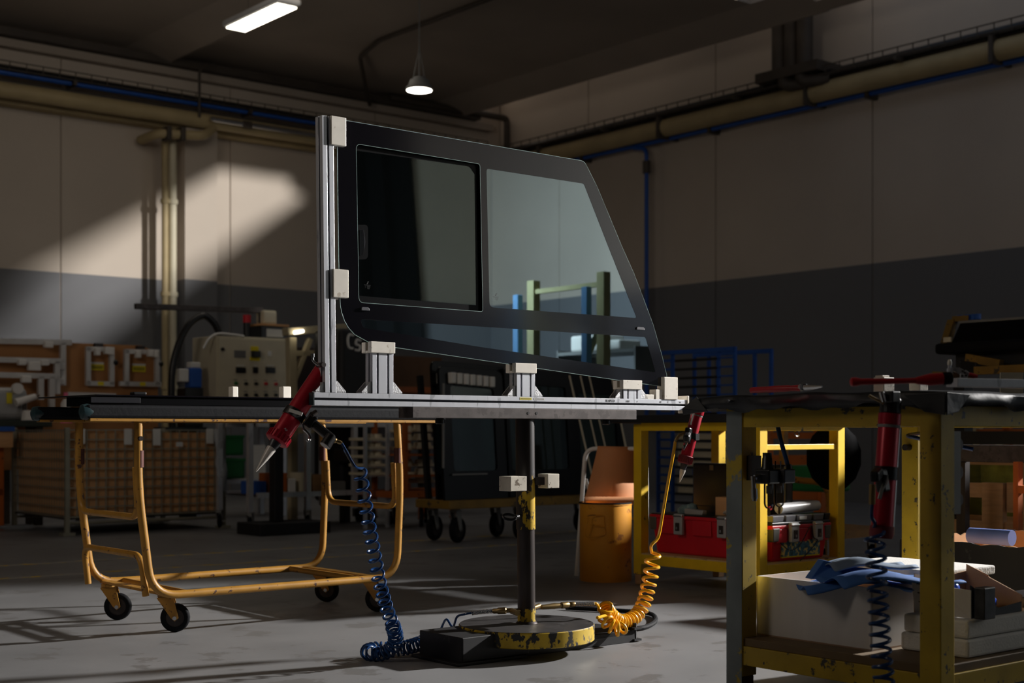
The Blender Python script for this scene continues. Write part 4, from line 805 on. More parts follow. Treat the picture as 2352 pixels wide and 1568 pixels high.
part('base_plate', MB().prism([sp2(2206, 868, -.008), sp2(2207, 857, -.008), sp2(2213, 860, -.008), sp2(2217, 858, -.008), sp2(2224, 860, -.008), sp2(2223, 868, -.008)], (.004, .006, 0)), 'zinc', TC, bev=.0006)
for x, y in ((2211, 852), (2216, 856), (2210, 863), (2219, 862)): part('rivet', MB().cyl(sp2(x, y, -.012), sp2(x, y, .0), .003, n=8), 'darksteel', TC)
part('lever', MB().bar(sp2(2216, 852, .004), sp2(2228, 861, .004), .004, .008), 'zinc', TC, bev=.001)
part('grip', MB().tube([sp2(2226, 860), sp2(2236, 863), sp2(2245, 864)], [.006, .0065, .0045], 10), 'redtool', TC, smooth=True)
p = pd(2298, 876, 4.3); q = pd(2350, 855, 4.3); solo('cream_card', 'cream card standing behind the aluminium profile on the near table', 'card', MB().hexa([(p[0], p[1], ZT1-.005), (q[0], q[1], ZT1-.005), (q[0]+.003, q[1]+.004, ZT1-.005), (p[0]+.003, p[1]+.004, ZT1-.005), (p[0], p[1], q[2]), (q[0], q[1], q[2]), (q[0]+.003, q[1]+.004, q[2]), (p[0]+.003, p[1]+.004, q[2])]), mat('cream_card', (214, 206, 184), .7))
p = pd(2050, 872, 4.5)
# gun hanging at the near table and its hose
R = 3.93; tail = pd(2044, 950, R); nose = pd(2024, 1232, R-.02)
g3 = thing('sealant_gun', 'long red sealant gun hanging on the front of the near table', 'sealant gun', (nose[0], nose[1], nose[2]-.05))
d = (Vector(nose)-Vector(tail)).normalized(); rr = .030
part('barrel', MB().lathe(tail, d, [(0, rr*.95), (.004, rr), ((Vector(nose)-Vector(tail)).length, rr)], 28), 'red', g3, smooth=True)
part('end_cap', MB().lathe(Vector(nose), d, [(-.03, rr*1.12), (-.005, rr*1.12), (.005, rr)], 28), mat('dull_red_collar', (120, 30, 40)), g3, smooth=True)
part('band', MB().lathe(Vector(tail), d, [(.032, rr*1.04), (.04, rr*1.04)], 28), 'greyplastic', g3, smooth=True)
part('tail_collar', MB().lathe(Vector(tail), d, [(0, rr*1.06), (.03, rr*1.06)], 28), 'red', g3, smooth=True)
part('tail_head', MB().lathe(Vector(tail)-d*.05, d, [(0, .022), (.01, .029), (.05, .03)], 20).box(*(lambda q: (q[0]-.018, q[0]+.018, q[1]-.014, q[1]+.014, q[2]-.02, q[2]+.012))(pd(2050, 908, R-.02))), 'black', g3, bev=.003)
part('tail_lever', MB().cyl(pd(2030, 926, R-.03), pd(1996, 908, R-.03), .004, n=8), 'brass', g3); part('tail_fitting', MB().cyl(pd(2030, 922, R-.03), pd(2024, 900, R-.03), .008, n=10), 'chrome', g3)
part('side_rail', MB().bar(Vector(pd(2066, 960, R))-d*0, Vector(pd(2050, 1230, R)), .005, .006), 'chrome', g3)
part('strap', MB().lathe(Vector(tail).lerp(Vector(nose), .485)-d*.018, d, [(0, rr), (0, rr*1.14), (.036, rr*1.14), (.036, rr)], 24, caps=False), 'black', g3, smooth=True)
part('valve_body', MB().bar(pd(2022, 1078, R-.04), pd(2030, 1130, R-.045), .03, .03).bar(pd(2018, 1084, R-.05), pd(2008, 1096, R-.1), .026, .03), 'black', g3, bev=.006)
part('trigger', MB().tube(spline([pd(2036, 1090, R-.06), pd(2034, 1105, R-.06), pd(2026, 1125, R-.06), pd(2020, 1146, R-.06)]), .006, 8), 'chrome', g3, smooth=True)
part('hose_fitting', MB().cyl(pd(2004, 1112, R-.08), pd(2003, 1158, R-.08), .009, n=10), 'brass', g3)
path = spline([pd(2008, 1215, R-.05), pd(2012, 1290, R-.05), pd(2017, 1380, R-.06), pd(2022, 1470, R-.06), pd(2030, 1560, R-.06), pd(2036, 1640, R-.06)], 10)
ck = coil(path, .026, lambda t: 14*t+2.5*t*t, 18, 0.5)
AH = thing('air_hose', 'blue spiral air hose hanging in front of the near table', 'air hose', pd(2038, 1668, R-.06))
part('hose', MB().tube(spline([pd(2003, 1155, R-.08), pd(2002, 1185, R-.06), pd(2010, 1202, R-.05), ck[0]], 6)[:-1]+ck, .0052, 7), 'blue', AH, smooth=True)
# filter regulator on the leg
K = 4.5
FR = thing('filter_regulator', 'black air filter regulator with two clear bowls on the left leg of the near table', 'air regulator', pd(1772, 1190, K))
k = lambda x, y, dz=0: Vector(pd(x, y, K+dz))
part('regulator_knob', MB().lathe(k(1762, 1072), (0, 0, 1), [(-.012, .024), (.0, .018), (.028, .016), (.03, .0145), (.046, .0145)], 18), 'black', FR, smooth=True)
part('filter_body', MB().box(*(lambda q: (q[0]-.028, q[0]+.028, q[1]-.03, q[1]+.03, q[2]-.033, q[2]+.014))(k(1763, 1087))), 'black', FR, bev=.005)
part('lubricator_body', MB().box(*(lambda q: (q[0]-.022, q[0]+.034, q[1]-.03, q[1]+.02, q[2]-.034, q[2]+.012))(k(1795, 1085, .02))), mat('grey_black_body', (58, 58, 60), .4), FR, bev=.004)
part('sight_dome', MB().cyl(k(1787, 1076, .02), k(1787, 1058, .02), .011, n=12), 'clear', FR, smooth=True)
for x, dz, yb, lab in ((1766, 0, 1168, None), (1790, .02, 1164, None)):
    p = k(x, 1108, dz); q = k(x, yb, dz); L = p.z-q.z
    bw = part('bowl', MB().lathe(p, (0, 0, -1), [(0, .0165), (L*.8, .0165), (L*.93, .0135), (L, .007)], 20, caps=False), 'clear', FR, smooth=True)
    part('baffle', MB().cyl(p-Vector((0, 0, .01)), p-Vector((0, 0, L*.42)), .009, n=12), 'greyplastic', bw, smooth=True)
    part('drain', MB().cyl(q+Vector((0, 0, .002)), q-Vector((0, 0, .022)), .004, n=8), 'brass', bw)
part('quick_coupling', MB().cyl(k(1730, 1093, -.02), k(1733, 1150, -.02), .0085, n=12).cyl(k(1732, 1122, -.02), k(1733, 1145, -.02), .0115, n=12), 'chrome', FR, smooth=True)
part('outlet_elbow', MB().cyl(k(1733, 1096, -.02), k(1755, 1090, 0), .008, n=10), 'chrome', FR)
part('inlet_elbow', MB().tube(arc([k(1800, 1098, .03), k(1814, 1090, .03), k(1811, 1066, .03)], .012), .009, 10), 'black', FR, smooth=True)
part('bracket', MB().box(TU0+w*.3, TU0+w, TV1-w-.02, TV1-w, .70, .78), 'darksteel', FR)
solo('air_tube', 'straight blue air tube feeding the filter regulator from under the near table', 'air hose', MB().tube(spline([k(1786, 976, .06), k(1793, 1010, .05), k(1802, 1042, .04), k(1810, 1070, .03)]), .0075, 8), 'blue', smooth=True)
solo('air_tube', 'blue air tube strung sideways behind the hanging red gun under the near table', 'air hose', MB().tube(spline([(TU1-w-.01, TV1-.1, .853), pd(2085, 1000, 4.85), pd(2118, 1008, 4.7), (TU1-.4, TV0+.3, .80)]), .007, 8), 'blue', smooth=True)
# ---- goods on the shelf of the near table
ZS = .186
bu = TU0+.10; p = pu(1738, 1400, bu); q = pu(2003, 1400, bu); zt = pu(1738, 1322, bu)[2]
CB = thing('white_carton', 'big white carton filling the left of the near table shelf', 'box', ((bu+4.25)/2, (p[1]+q[1])/2, ZS)); v0, v1 = q[1], p[1]
part('carton_wall', MB().box(bu, 4.2, v1-.006, v1, ZS, zt), 'carton', CB); part('carton_wall', MB().box(bu, 4.2, v0, v0+.006, ZS, zt), 'carton', CB); part('carton_wall', MB().box(bu, bu+.006, v0, v1, ZS, zt), 'carton', CB); part('carton_wall', MB().box(4.194, 4.2, v0, v1, ZS, zt), 'carton', CB)
part('carton_floor', MB().box(bu, 4.2, v0, v1, ZS, ZS+.005), 'card', CB); part('carton_filling', MB().box(bu+.012, 4.19, v0+.012, v1-.012, ZS+.006, zt-.05), 'card', CB)
part('foam_lid', MB().box(bu+.32, 4.22, v0-.015, v1-.05, zt+.001, zt+.03), 'foam', CB, bev=.006)
rnd = random.Random(3)
def rag(name, lab, cat, cx, cy, z0, a, b, h, rot, m, seed, group=None):
    rnd = random.Random(seed); n = 14; vs_ = []; ph = [rnd.random()*6 for _ in range(4)]
    for i in range(n+1):
        for j in range(n+1):
            x = (i/n-.5)*2; y = (j/n-.5)*2; zz = z0+h*(.55+.25*sin(x*3+ph[0])+.2*sin(y*4+ph[1]+x))*(1-.35*(x*x+y*y)/2); X = x*a; Y = y*b
            vs_.append((cx+X*cos(rot)-Y*sin(rot), cy+X*sin(rot)+Y*cos(rot), zz))
    o_ = solo(name, lab, cat, MB().add(vs_, [(i*(n+1)+j, (i+1)*(n+1)+j, (i+1)*(n+1)+j+1, i*(n+1)+j+1) for i in range(n) for j in range(n)]), m, smooth=True, group=group); md = o_.modifiers.new('thick', 'SOLIDIFY'); md.thickness = .003; return o_
rz = zt-.01
p = pd(1985, 1290, 4.42)
rag('blue_paper_towel', 'pale grey-blue folded paper towel on the pile in the white carton, uppermost of the pile', 'paper towel', p[0]+.02, p[1]+.0, rz+.045, .14, .07, .05, -.5, mat('grey_blue_paper', (116, 134, 156), .8), 11)
p = pd(2040, 1300, 4.35); rag('blue_paper_towel', 'wide crumpled blue paper towel spreading to the right in the white carton', 'paper towel', p[0], p[1], rz+.0, .2, .12, .07, -.5, 'bluepaper', 12)
p = pd(1965, 1310, 4.4); rag('blue_paper_towel', 'dark blue paper towel under the pale folded one in the white carton', 'paper towel', p[0], p[1], rz-.02, .17, .1, .06, -.7, 'bluepaper', 13)
p = Vector(pd(1862, 1330, 4.42)); q = Vector(pd(1945, 1330, 4.35)); r_ = Vector(pd(1893, 1286, 4.42))
solo('blue_paper_towel', 'stiff blue paper corner standing up at the left of the pile in the white carton', 'paper towel', MB().prism([p, q, r_+Vector((.03, -.03, -.01)), r_], (.02, .04, 0)), 'bluepaper', bev=.002)
# foam slabs and an open carton on the right
for i, (y0, y1, lab) in enumerate(((1452, 1494, 'lower white foam slab of the pair on the near table shelf'), (1412, 1450, 'upper white foam slab of the pair on the near table shelf'))):
    su = TU0+.25; p = pd(2068, y1, 4.1); z0 = ZS+.001 if i == 0 else ZS+.058; h = .055
    solo('foam_slab', lab, 'foam slab', MB().box(3.66+.0*i, 4.42-.06*i, 2.33, 2.565-.01*i, z0, z0+h), 'foam', bev=.008, group='white foam slabs on the shelf')
zf = ZS+.114; OC = thing('open_carton', 'torn open carton with blue liners on top of the foam slabs', 'box', (3.9, 2.45, zf))
a0, a1, b0_, b1_ = 3.70, 3.98, 2.345, 2.54
part('carton_side', MB().prism([(a0, b0_, zf), (a1, b0_, zf), (a1, b0_, zf+.03), (a0+.15, b0_, zf+.02), (a0, b0_, zf+.1)], (0, .004, 0)), 'black', OC); part('carton_side', MB().prism([(a0, b1_, zf), (a1, b1_, zf), (a1, b1_, zf+.11), (a0+.1, b1_, zf+.095), (a0, b1_, zf+.12)], (0, .004, 0)), 'card', OC)
part('carton_end', MB().prism([(a0, b0_, zf), (a0, b1_, zf), (a0-.02, b1_, zf+.11), (a0-.02, b0_+.1, zf+.09), (a0, b0_, zf+.085)], (.004, 0, 0)), 'carton', OC, label='pale printed end of the carton'); part('carton_end', MB().prism([(a1, b0_, zf), (a1, b1_, zf), (a1, b1_, zf+.13), (a1, b0_, zf+.05)], (.004, 0, 0)), 'card', OC)
part('torn_flap', MB().prism([(a1, b1_-.08, zf+.10), (a1, b1_, zf+.13), (a1+.05, b1_-.01, zf+.11), (a1+.04, b1_-.07, zf+.07)], (0, 0, .003)), 'card', OC)
for i in range(5): part('print_line', MB().box(a0-.022+.003*i, a0-.0195+.003*i, b0_+.11, b1_-.02-.01*(i % 2), zf+.09-.014*i, zf+.093-.014*i), 'ink', OC)
solo('blue_liner', 'glossy blue film liner spilling from the torn carton on the foam slabs', 'film', MB().ball((3.86, 2.43, zf+.03), .06, 14, (1.4, .9, .6)).ball((3.8, 2.48, zf+.07), .03, 10), mat('blue_film', (20, 80, 200), .25, bump=.6, bscale=25), smooth=True)
solo('black_sleeve_box', 'small black and white box standing in front of the torn carton', 'box', MB().box(3.70, 3.76, 2.30, 2.335, zf, zf+.095), mat('black_white_box', (40, 40, 42), .4, var=.9, scale=30), bev=.003)
solo('black_tray', 'black lidded tray at the right end of the foam slabs', 'tray', MB().box(4.05, 4.34, 2.34, 2.5, zf-.0, zf+.035), 'black', bev=.008)
# ================================================================== trolley with the flat window
TT = thing('tube_trolley', 'ochre tubular trolley with black padded rails left of the jig', 'trolley', (3.15, 5.78, 0))
QU0, QU1, QV0, QV1 = 2.53, 3.77, 5.45, 6.12; r = .0175; zt = .90
p0 = pv(322, 1000, QV0)[0]; uLl = QU0-.06
def uframe(v, name, ul, ur, zl):
    return part(name, MB().tube(arc([(ul-.06, v, zt), (ul-.06, v, .62), (ul, v, .17), (ur, v, .17), (ur+.02, v, .62), (ur+.0, v, zt)], .12, 8), r, 10), 'trolley', TT, smooth=True)
ufl = uframe(QV0, 'side_frame', QU0, QU1, 0); ufb = uframe(QV1, 'side_frame', QU0+.02, QU1+.0, 0)
for f, v, ul, ur in ((ufl, QV0, QU0-.055, QU1+.005), (ufb, QV1, QU0-.035, QU1+.005)):
    for u, zc in ((ul, .745), (ur, .745)): part('bare_collar', MB().cyl((u, v, zc-.035), (u, v, zc+.035), r+.0012, n=10), 'rust', f, smooth=True)
for u in (QU0-.055, QU1+.005): part('hanging_loop', MB().tube(arc([(u+.0, QV0+.036, .71), (u+.012, QV0+.036, .5), (u+.012, QV1-.036, .5), (u, QV1-.036, .71)], .07, 8), .0145, 10), 'trolley', TT, smooth=True)
part('foot_loop', MB().tube(arc([(QU0-.01, QV0+.036, .17), (QU0-.03, QV0+.036, .34), (QU0-.03, QV1-.03, .34), (QU0-.01, QV1-.03, .17)], .07, 8), .0145, 10), 'trolley', TT, smooth=True)
for u in (QU0+.08, QU1-.10): part('cross_tube', MB().bar((u, QV0, .172), (u, QV1, .172), .045, .012), 'trolley', TT, bev=.002); part('cross_tube', MB().cyl((u+.09*(1 if u < 3 else -1), QV0, .17), (u+.09*(1 if u < 3 else -1), QV1, .17), .014, n=10), 'trolley', TT, smooth=True)
for u, v, h in ((2.64, 5.55, -.55), (2.61, 6.07, -.62), (3.69, 5.56, -.75), (3.71, 6.05, -.8)): caster(TT, u, v, .165, .125, h, trail=.04)
ur_ = pv(1010, 960, QV0)[0]
for v, x0, lab in ((QV0, 190, None), (QV1, 78, None)):
    a = pv(x0, 955, v)[0]
    rl = part('support_rail', MB().box(a+.02, ur_, v-.025, v+.025, zt, zt+.012), 'trolley', TT, bev=.002)
    part('padded_rail', MB().box(a+.006, ur_+.02, v-.03, v+.03, zt+.012, zt+.068), 'rubber', rl, bev=.012); part('end_wrap', MB().lathe((a-.012, v, zt+.038), (1, 0, 0), [(0, .014), (.008, .030), (.03, .034), (.045, .031)], 12), 'teal', rl, smooth=True)
part('bolt', MB().cyl((QU0-.06, QV0-.03, .83), (QU0-.06, QV0, .83), .01, n=8), 'darksteel', TT)
zf = zt+.069
a = pv(158, 930, QV1-.05)[0]; b = pv(720, 930, QV1-.05)[0]
FW = thing('flat_window', 'black framed window lying flat on the ochre trolley', 'window pane', ((a+3.9)/2, 5.8, zf))
part('frame_edge', MB().box(a, 3.95, QV0+.05, QV1-.02, zf, zf+.036), 'blackglass', FW, bev=.003)
part('glass_sheet', MB().box(a-.12, 3.96, QV0+.04, QV1+.0, zf+.036, zf+.042), 'frit', FW, bev=.0015)
p = pv(322, 914, QV0+.06); part('latch', MB().box(p[0]-.03, p[0]+.03, QV0+.06, QV0+.1, zf+.042, zf+.056), 'black', FW, bev=.005); part('edge_panel', MB().box(p[0]-.22, p[0]-.005, QV0+.046, QV0+.05, zf+.008, zf+.032), mat('satin_black', (38, 38, 42), .3), FW, bev=.001)
for x0, x1, lab in ((529, 547, 'left one of two upright white nylon blocks standing on the flat window'), (645, 668, 'right one of two upright white nylon blocks standing on the flat window')):
    p = pv(x0, 915, 5.95); q = pv(x1, 888, 5.95); T = solo('nylon_block', lab, 'block', MB().box(p[0], q[0]-.01, 5.93, 5.97, zf+.042, q[2]), 'nylon', bev=.004)
# ================================================================== left background
# tool board with hanging jigs
VBd = 13.0
def bp(x, y): q = pv(x, y, VBd-.03); return (q[0], q[2])
a = bp(-60, 783); b = bp(328, 793); c = bp(347, 801); d = bp(366, 832)
BD = thing('tool_board', 'brown hardboard tool board standing in front of the left wall', 'board', (bp(150, 0)[0], VBd, 0))
part('panel', MB().prism([(a[0], VBd, .5), (d[0], VBd, .5), (d[0], VBd, d[1]), (c[0], VBd, c[1]), (b[0], VBd, b[1]), (a[0], VBd, a[1]+.02)], (0, .02, 0)), 'board', BD)
for x in (20, 190, 355): q = bp(x, 900)[0]; part('leg', MB().box(q-.03, q+.03, VBd+.02, VBd+.07, 0, 1.5), 'pipe', BD)
def rail(mb, x0, y0, x1, y1, w=.045, dv=0): p = bp(x0, y0); q = bp(x1, y1); return mb.bar((p[0], VBd-.06+dv, p[1]), (q[0], VBd-.06+dv, q[1]), w, w)
for lab, x0, y0, x1, y1 in (('square aluminium jig with a yellow tag hanging on the tool board, left of the two', 195, 797, 258, 884), ('square aluminium jig with a yellow tag hanging on the tool board, right of the two', 283, 803, 362, 885)):
    T = thing('hanging_jig', lab, 'jig', (bp((x0+x1)/2, 0)[0], VBd-.06, bp(0, y1)[1]))
    part('side_profile', rail(MB(), x0+4, y0, x0+4, y1), 'alubg', T); part('side_profile', rail(MB(), x1-5, y0, x1-5, y1), 'alubg', T)
    e = 12 if x0 > 250 else 0
    part('top_profile', rail(MB(), x0, y0+4, x1, y0+6), 'alubg', T); part('bottom_profile', rail(MB(), x0-e, y1-4, x1+e*.3, y1-2), 'alubg', T)
    q0 = bp((x0+x1)/2-17, (y0+y1)/2-5); q1 = bp((x0+x1)/2+14, (y0+y1)/2+10)
    t = part('tag', MB().box(q0[0], q1[0], VBd-.012, VBd-.002, q1[1], q0[1]), 'yellowtag', T, label='yellow tag with lines of print'); part('tag_head', MB().box(q0[0], q1[0], VBd-.012, VBd-.003, q0[1], q0[1]+.02), 'whitetag', t)
    for k in (.3, .55): part('print_line', MB().box(q0[0]+.012, q1[0]-.012, VBd-.0135, VBd-.012, q1[1]+(q0[1]-q1[1])*k, q1[1]+(q0[1]-q1[1])*(k+.12)), 'ink', t)
    for k, yy in ((.35, y0+10), (.7, y0+7), (.85, y0+9)): q = bp(x0+(x1-x0)*k, yy); part('nylon_stop', MB().box(q[0]-.025, q[0]+.025, VBd-.12, VBd-.06, q[1]-.04, q[1]+.03), 'white', T, bev=.004)
    q = bp((x0+x1)/2, y1-3); part('sticker', MB().box(q[0]-.03, q[0]+.03, VBd-.085, VBd-.083, q[1]-.018, q[1]+.018), 'yellowtag', T)
    q = bp(x1+3, (y0+y1)/2-8); part('clamp_knob', MB().ball((q[0], VBd-.07, q[1]), .03, 10), 'black', T, smooth=True)
    q = bp((x0+x1)/2, y0-4); part('hook', MB().box(q[0]-.04, q[0]+.04, VBd-.05, VBd, q[1]-.01, q[1]+.02), 'darksteel', T)
for i, (lab, ry, rx, legs, blocks) in enumerate((('biggest aluminium jig on the tool board with the topmost rail', 784, 160, ((141, 885),), ((105, 792, 10),)), ('middle aluminium jig on the tool board hanging inside the biggest one', 827, 132, ((123, 905),), ((68, 842, 14), (40, 833, 9), (92, 834, 9))), ('lowest aluminium jig on the tool board with two upright legs', 862, 116, ((81, 918), (106, 940)), ((45, 872, 11),)))):
    T = thing('hanging_jig', lab, 'jig', (bp(60, 0)[0], VBd-.1, bp(0, legs[-1][1])[1])); dv = -.05*i
    part('long_profile', rail(MB(), -70, ry-2, rx, ry+3, .05, dv), 'alubg', T)
    for lx, ly in legs: part('leg_profile', rail(MB(), lx, ry+3, lx, ly, .05, dv), 'alubg', T)
    for x, y, s in blocks: q = bp(x, y); k = s*13/3200; part('nylon_stop', MB().box(q[0]-k, q[0]+k, VBd-.12+dv, VBd-.06+dv, q[1]-k*.7, q[1]+k*.7), 'white', T, bev=.006)
    if i == 0:
        for y in (842, 876): q = bp(134, y); part('clamp_block', MB().box(q[0]-.04, q[0]+.04, VBd-.1, VBd-.06, q[1]-.03, q[1]+.03), 'alubg', T, bev=.005)
T = thing('hanging_jig', 'short aluminium profile hanging low on the tool board above the trolley', 'jig', (bp(205, 0)[0], VBd-.06, bp(0, 910)[1])); part('profile', rail(MB(), 152, 905, 262, 908, .04), 'alubg', T); part('profile', rail(MB(), 152, 911, 262, 914, .03), 'alubg', T)
for x in (188, 230): q = bp(x, 913); part('nylon_stop', MB().box(q[0]-.03, q[0]+.03, VBd-.1, VBd-.05, q[1]-.03, q[1]+.02), 'white', T)
# bench with clutter and a gluing machine at the far left
VBn = 11.9
def bn(x, y, v=VBn): return pv(x, y, v)
T = thing('work_bench', 'dark topped work bench at the far left behind the mesh container', 'bench', (bn(60, 0)[0], VBn+.3, 0))
b0 = bn(-80, 0)[0]; b1 = bn(185, 0)[0]; part('bench_top', MB().box(b0, b1, VBn+.65, VBn+1.0, .90, .96), mat('dark_green_bench', (44, 52, 44), .6), T, bev=.006)
for u in (b0+.1, b1-.1): part('leg', MB().box(u-.03, u+.03, VBn+.7, VBn+.78, 0, .9), 'pipe', T); part('leg', MB().box(u-.03, u+.03, VBn+.9, VBn+.98, 0, .9), 'pipe', T)
T = thing('gluing_machine', 'grey gluing machine with a white nozzle head at the far left', 'machine', (bn(35, 0, 12.7)[0], 12.7, .96)); q0 = bn(-20, 960, 12.7); q1 = bn(62, 890, 12.7)
part('body', MB().box(q0[0], q1[0], 12.65, 12.9, .96, q1[2]), 'sheen', T, bev=.06, seg=3); p = bn(82, 910, 12.6); q = bn(36, 925, 12.6); part('nozzle_head', MB().cyl(p, q, .028, .04, n=14), 'white', T, smooth=True); part('nozzle_pin', MB().cyl(bn(90, 907, 12.6), p, .012, n=8), 'chrome', T)
part('dial', MB().cyl((bn(42, 895, 12.6)[0], 12.6, bn(42, 892, 12.6)[2]), (bn(42, 895, 12.6)[0], 12.65, bn(42, 892, 12.6)[2]), .05, n=16), 'white', T); q = bn(22, 914, 12.64); part('sticker', MB().box(q[0]-.025, q[0]+.025, 12.645, 12.65, q[2]-.05, q[2]+.05), 'yellowtag', T)
p = bn(64, 955, 12.6); part('cup', MB().cyl((p[0], 12.6, .96), (p[0], 12.6, .96+.09), .06, .05, n=14), 'white', T, smooth=True); part('stand_rod', MB().cyl((bn(56, 0, 12.6)[0], 12.6, .96), (bn(56, 0, 12.6)[0], 12.6, bn(56, 918, 12.6)[2]), .02, n=8), 'darksteel', T)
def bottle(name, lab, x, y, m, mc, h=.2, r=.045, v=12.65, zb=.961):
    p = bn(x, y, v); T = thing(name, lab, 'bottle', (p[0], v, zb)); part('body', MB().lathe((p[0], v, zb), (0, 0, 1), [(0, r), (h*.6, r), (h*.78, r*.4), (h*.85, r*.4)], 14), m, T, smooth=True); part('cap', MB().cyl((p[0], v, zb+h*.85), (p[0], v, zb+h), r*.45, n=10), mc, T)
bottle('bottle', 'white bottle with a pink cap on the bench behind the flat window', 151, 940, 'white', 'pink', .26, .045)
bottle('bottle', 'small pink bottle on the bench just under the padded rail', 152, 970, 'pink', 'white', .13, .05, 11.7, .93)
# container of wire mesh lined with cardboard
KU0 = 4.45; KV0 = 11.19; KU1 = pv(512, 1100, KV0)[0]; KV1 = 12.4; z0, z1 = .15, .87
K = thing('mesh_container', 'wire mesh container lined with brown cardboard behind the trolley', 'container', ((KU0+KU1)/2, (KV0+KV1)/2, 0))
g = .03
for a in ((KU0+g, KU1-g, KV0+g, KV0+g+.01), (KU0+g, KU1-g, KV1-g-.01, KV1-g), (KU0+g, KU0+g+.01, KV0+g, KV1-g), (KU1-g-.01, KU1-g, KV0+g, KV1-g)): part('cardboard_liner', MB().box(*a, z0+.01, z1-.02), 'card', K)
part('floor_plate', MB().box(KU0, KU1, KV0, KV1, z0-.02, z0), 'darksteel', K)
for u in (KU0, KU1):
    for v in (KV0, KV1): part('corner_post', MB().box(u-.02, u+.02, v-.02, v+.02, .02, z1+.02), 'wire', K, bev=.004); part('foot', MB().box(u-.05, u+.05, v-.05, v+.05, 0, .025), 'wire', K)
for v in (KV0, KV1): part('runner', MB().tube(arc([(KU0, v, .03), (KU0, v, .1), (KU1, v, .1), (KU1, v, .03)], .05), .014, 6), 'wire', K)
wm = MB()
for i in range(1, 17): u = KU0+(KU1-KU0)*i/17; wm.bar((u, KV0, z0), (u, KV0, z1), .009, .009)
for i in range(0, 10): z = z0+(z1-z0)*i/9; wm.bar((KU0, KV0-.006, z), (KU1, KV0-.006, z), .010, .010); wm.bar((KU0-.006, KV0, z), (KU0-.006, KV1, z), .008, .008)
for i in range(1, 22): v = KV0+(KV1-KV0)*i/22; wm.bar((KU0, v, z0), (KU0, v, z1), .006, .006)
part('wire_mesh', wm, 'wire', K, kind='stuff')
for x, y in ((186, 1000), (294, 1002), (360, 1004), (482, 1000)): p = pv(x, y, KV0-.015); part('liner_flap', MB().box(p[0]-.035, p[0]+.035, KV0-.02, KV0-.012, p[2]-.07, z1+.01), 'whitetag', K, bev=.003)
p = pv(412, 1020, KV0-.012); part('document_tag', MB().box(p[0]-.03, p[0]+.03, KV0-.016, KV0-.011, p[2]-.02, p[2]+.02), 'whitetag', K)
a = pv(492, 985, KV0-.05); b = pv(518, 1135, KV0-.05)
sh = MB(); n = 14
sh.add([(a[0]+(.10*s_)+.03*i/n, KV0-.05+.015*sin(i*.9+s_*3), a[2]-(a[2]-b[2])*i/n*(.86+.14*s_)) for i in range(n+1) for s_ in (0, .5, 1)], [(i*3+k, i*3+k+1, i*3+k+4, i*3+k+3) for i in range(n) for k in (0, 1)])
o_ = solo('film_sheet', 'grey crumpled film sheet hanging over the right end of the mesh container', 'film', sh, 'greysheet', smooth=True); md = o_.modifiers.new('thick', 'SOLIDIFY'); md.thickness = .004
# orange frame, far left edge
T = thing('orange_stand', 'orange steel stand with a cardboard sheet at the left edge of the photograph', 'frame', pv(0, 1180, 12.2)); p = pv(4, 1000, 12.2)
part('post', MB().box(p[0]-.05, p[0]+.02, 12.2, 12.26, 0, .86), 'orange', T, bev=.004); part('rail', MB().box(p[0]-.6, p[0]+.02, 12.2, 12.25, .3, .36), 'orange', T); part('cardboard_sheet', MB().box(p[0]-.5, p[0]+.07, 12.12, 12.15, .72, .86), 'card', T); part('blue_bar', MB().box(p[0]-.5, p[0]+.08, 12.1, 12.13, .86, .9), 'bluepipe', T); part('foot_bar', MB().box(p[0]-.4, p[0]+.2, 12.0, 12.04, .02, .05), 'chrome', T)
# control cabinet on its stand
VC = 12.4
def cp(x, y, v=VC): return pv(x, y, v)
a = cp(497, 770); b = cp(662, 770); zt_ = a[2]; zb_ = 1.0
CC = thing('control_cabinet', 'cream electrical control cabinet with rows of knobs and a yellow main switch', 'cabinet', ((a[0]+b[0])/2, VC+.2, zb_))
part('housing', MB().box(a[0], b[0], VC, VC+.52, zb_, zt_), 'cream', CC, bev=.008); part('door', MB().box(a[0]+.02, b[0]-.02, VC-.014, VC, zb_+.02, zt_-.02), 'cream', CC, bev=.004)
def plate(x0, y0, x1, y1, m, name, t=.01, par=CC, v=VC-.014): p = cp(x0, y0); q = cp(x1, y1); return part(name, MB().box(p[0], q[0], v-t, v, q[2], p[2]), m, par, bev=.002)
n_ = plate(536, 804, 563, 822, 'greyplastic', 'name_plate', .004)
for k in range(3): plate(538, 807+k*5, 561, 809+k*5, 'ink', 'print_line', .0055, n_)
ms = plate(574, 795, 592, 806, 'yellowtag', 'main_switch', .006); plate(572, 820, 595, 829, 'yellowtag', 'switch_plate', .006, ms); plate(575, 806, 592, 821, 'black', 'switch_handle', .05, ms)
for x0, x1 in ((540, 562), (579, 590), (608, 630)): d_ = plate(x0, 843, x1, 857, 'black', 'display', .012); plate(x0+2, 838, x1-2, 841, 'whitetag', 'display_label', .003, d_)
plate(613, 806, 622, 818, 'whitetag', 'small_label', .004)
p = cp(509, 802); part('lock', MB().cyl((p[0], VC-.03, p[2]), (p[0], VC-.014, p[2]), .018, n=12), 'black', CC)
for i, (x, y, m) in enumerate(((539, 880, 'green'), (562, 881, 'black'), (585, 881, 'black'), (608, 881, 'redpl'), (631, 882, 'redpl'), (562, 907, 'black'), (585, 907, 'black'), (608, 907, 'black'), (631, 907, 'black'))):
    p = cp(x, y); k = part('knob', MB().cyl((p[0], VC-.04, p[2]), (p[0], VC-.014, p[2]), .016, n=12), m, CC, smooth=True); part('knob_label', MB().box(p[0]-.02, p[0]+.02, VC-.016, VC-.014, p[2]+.03, p[2]+.038), 'greyplastic', k)
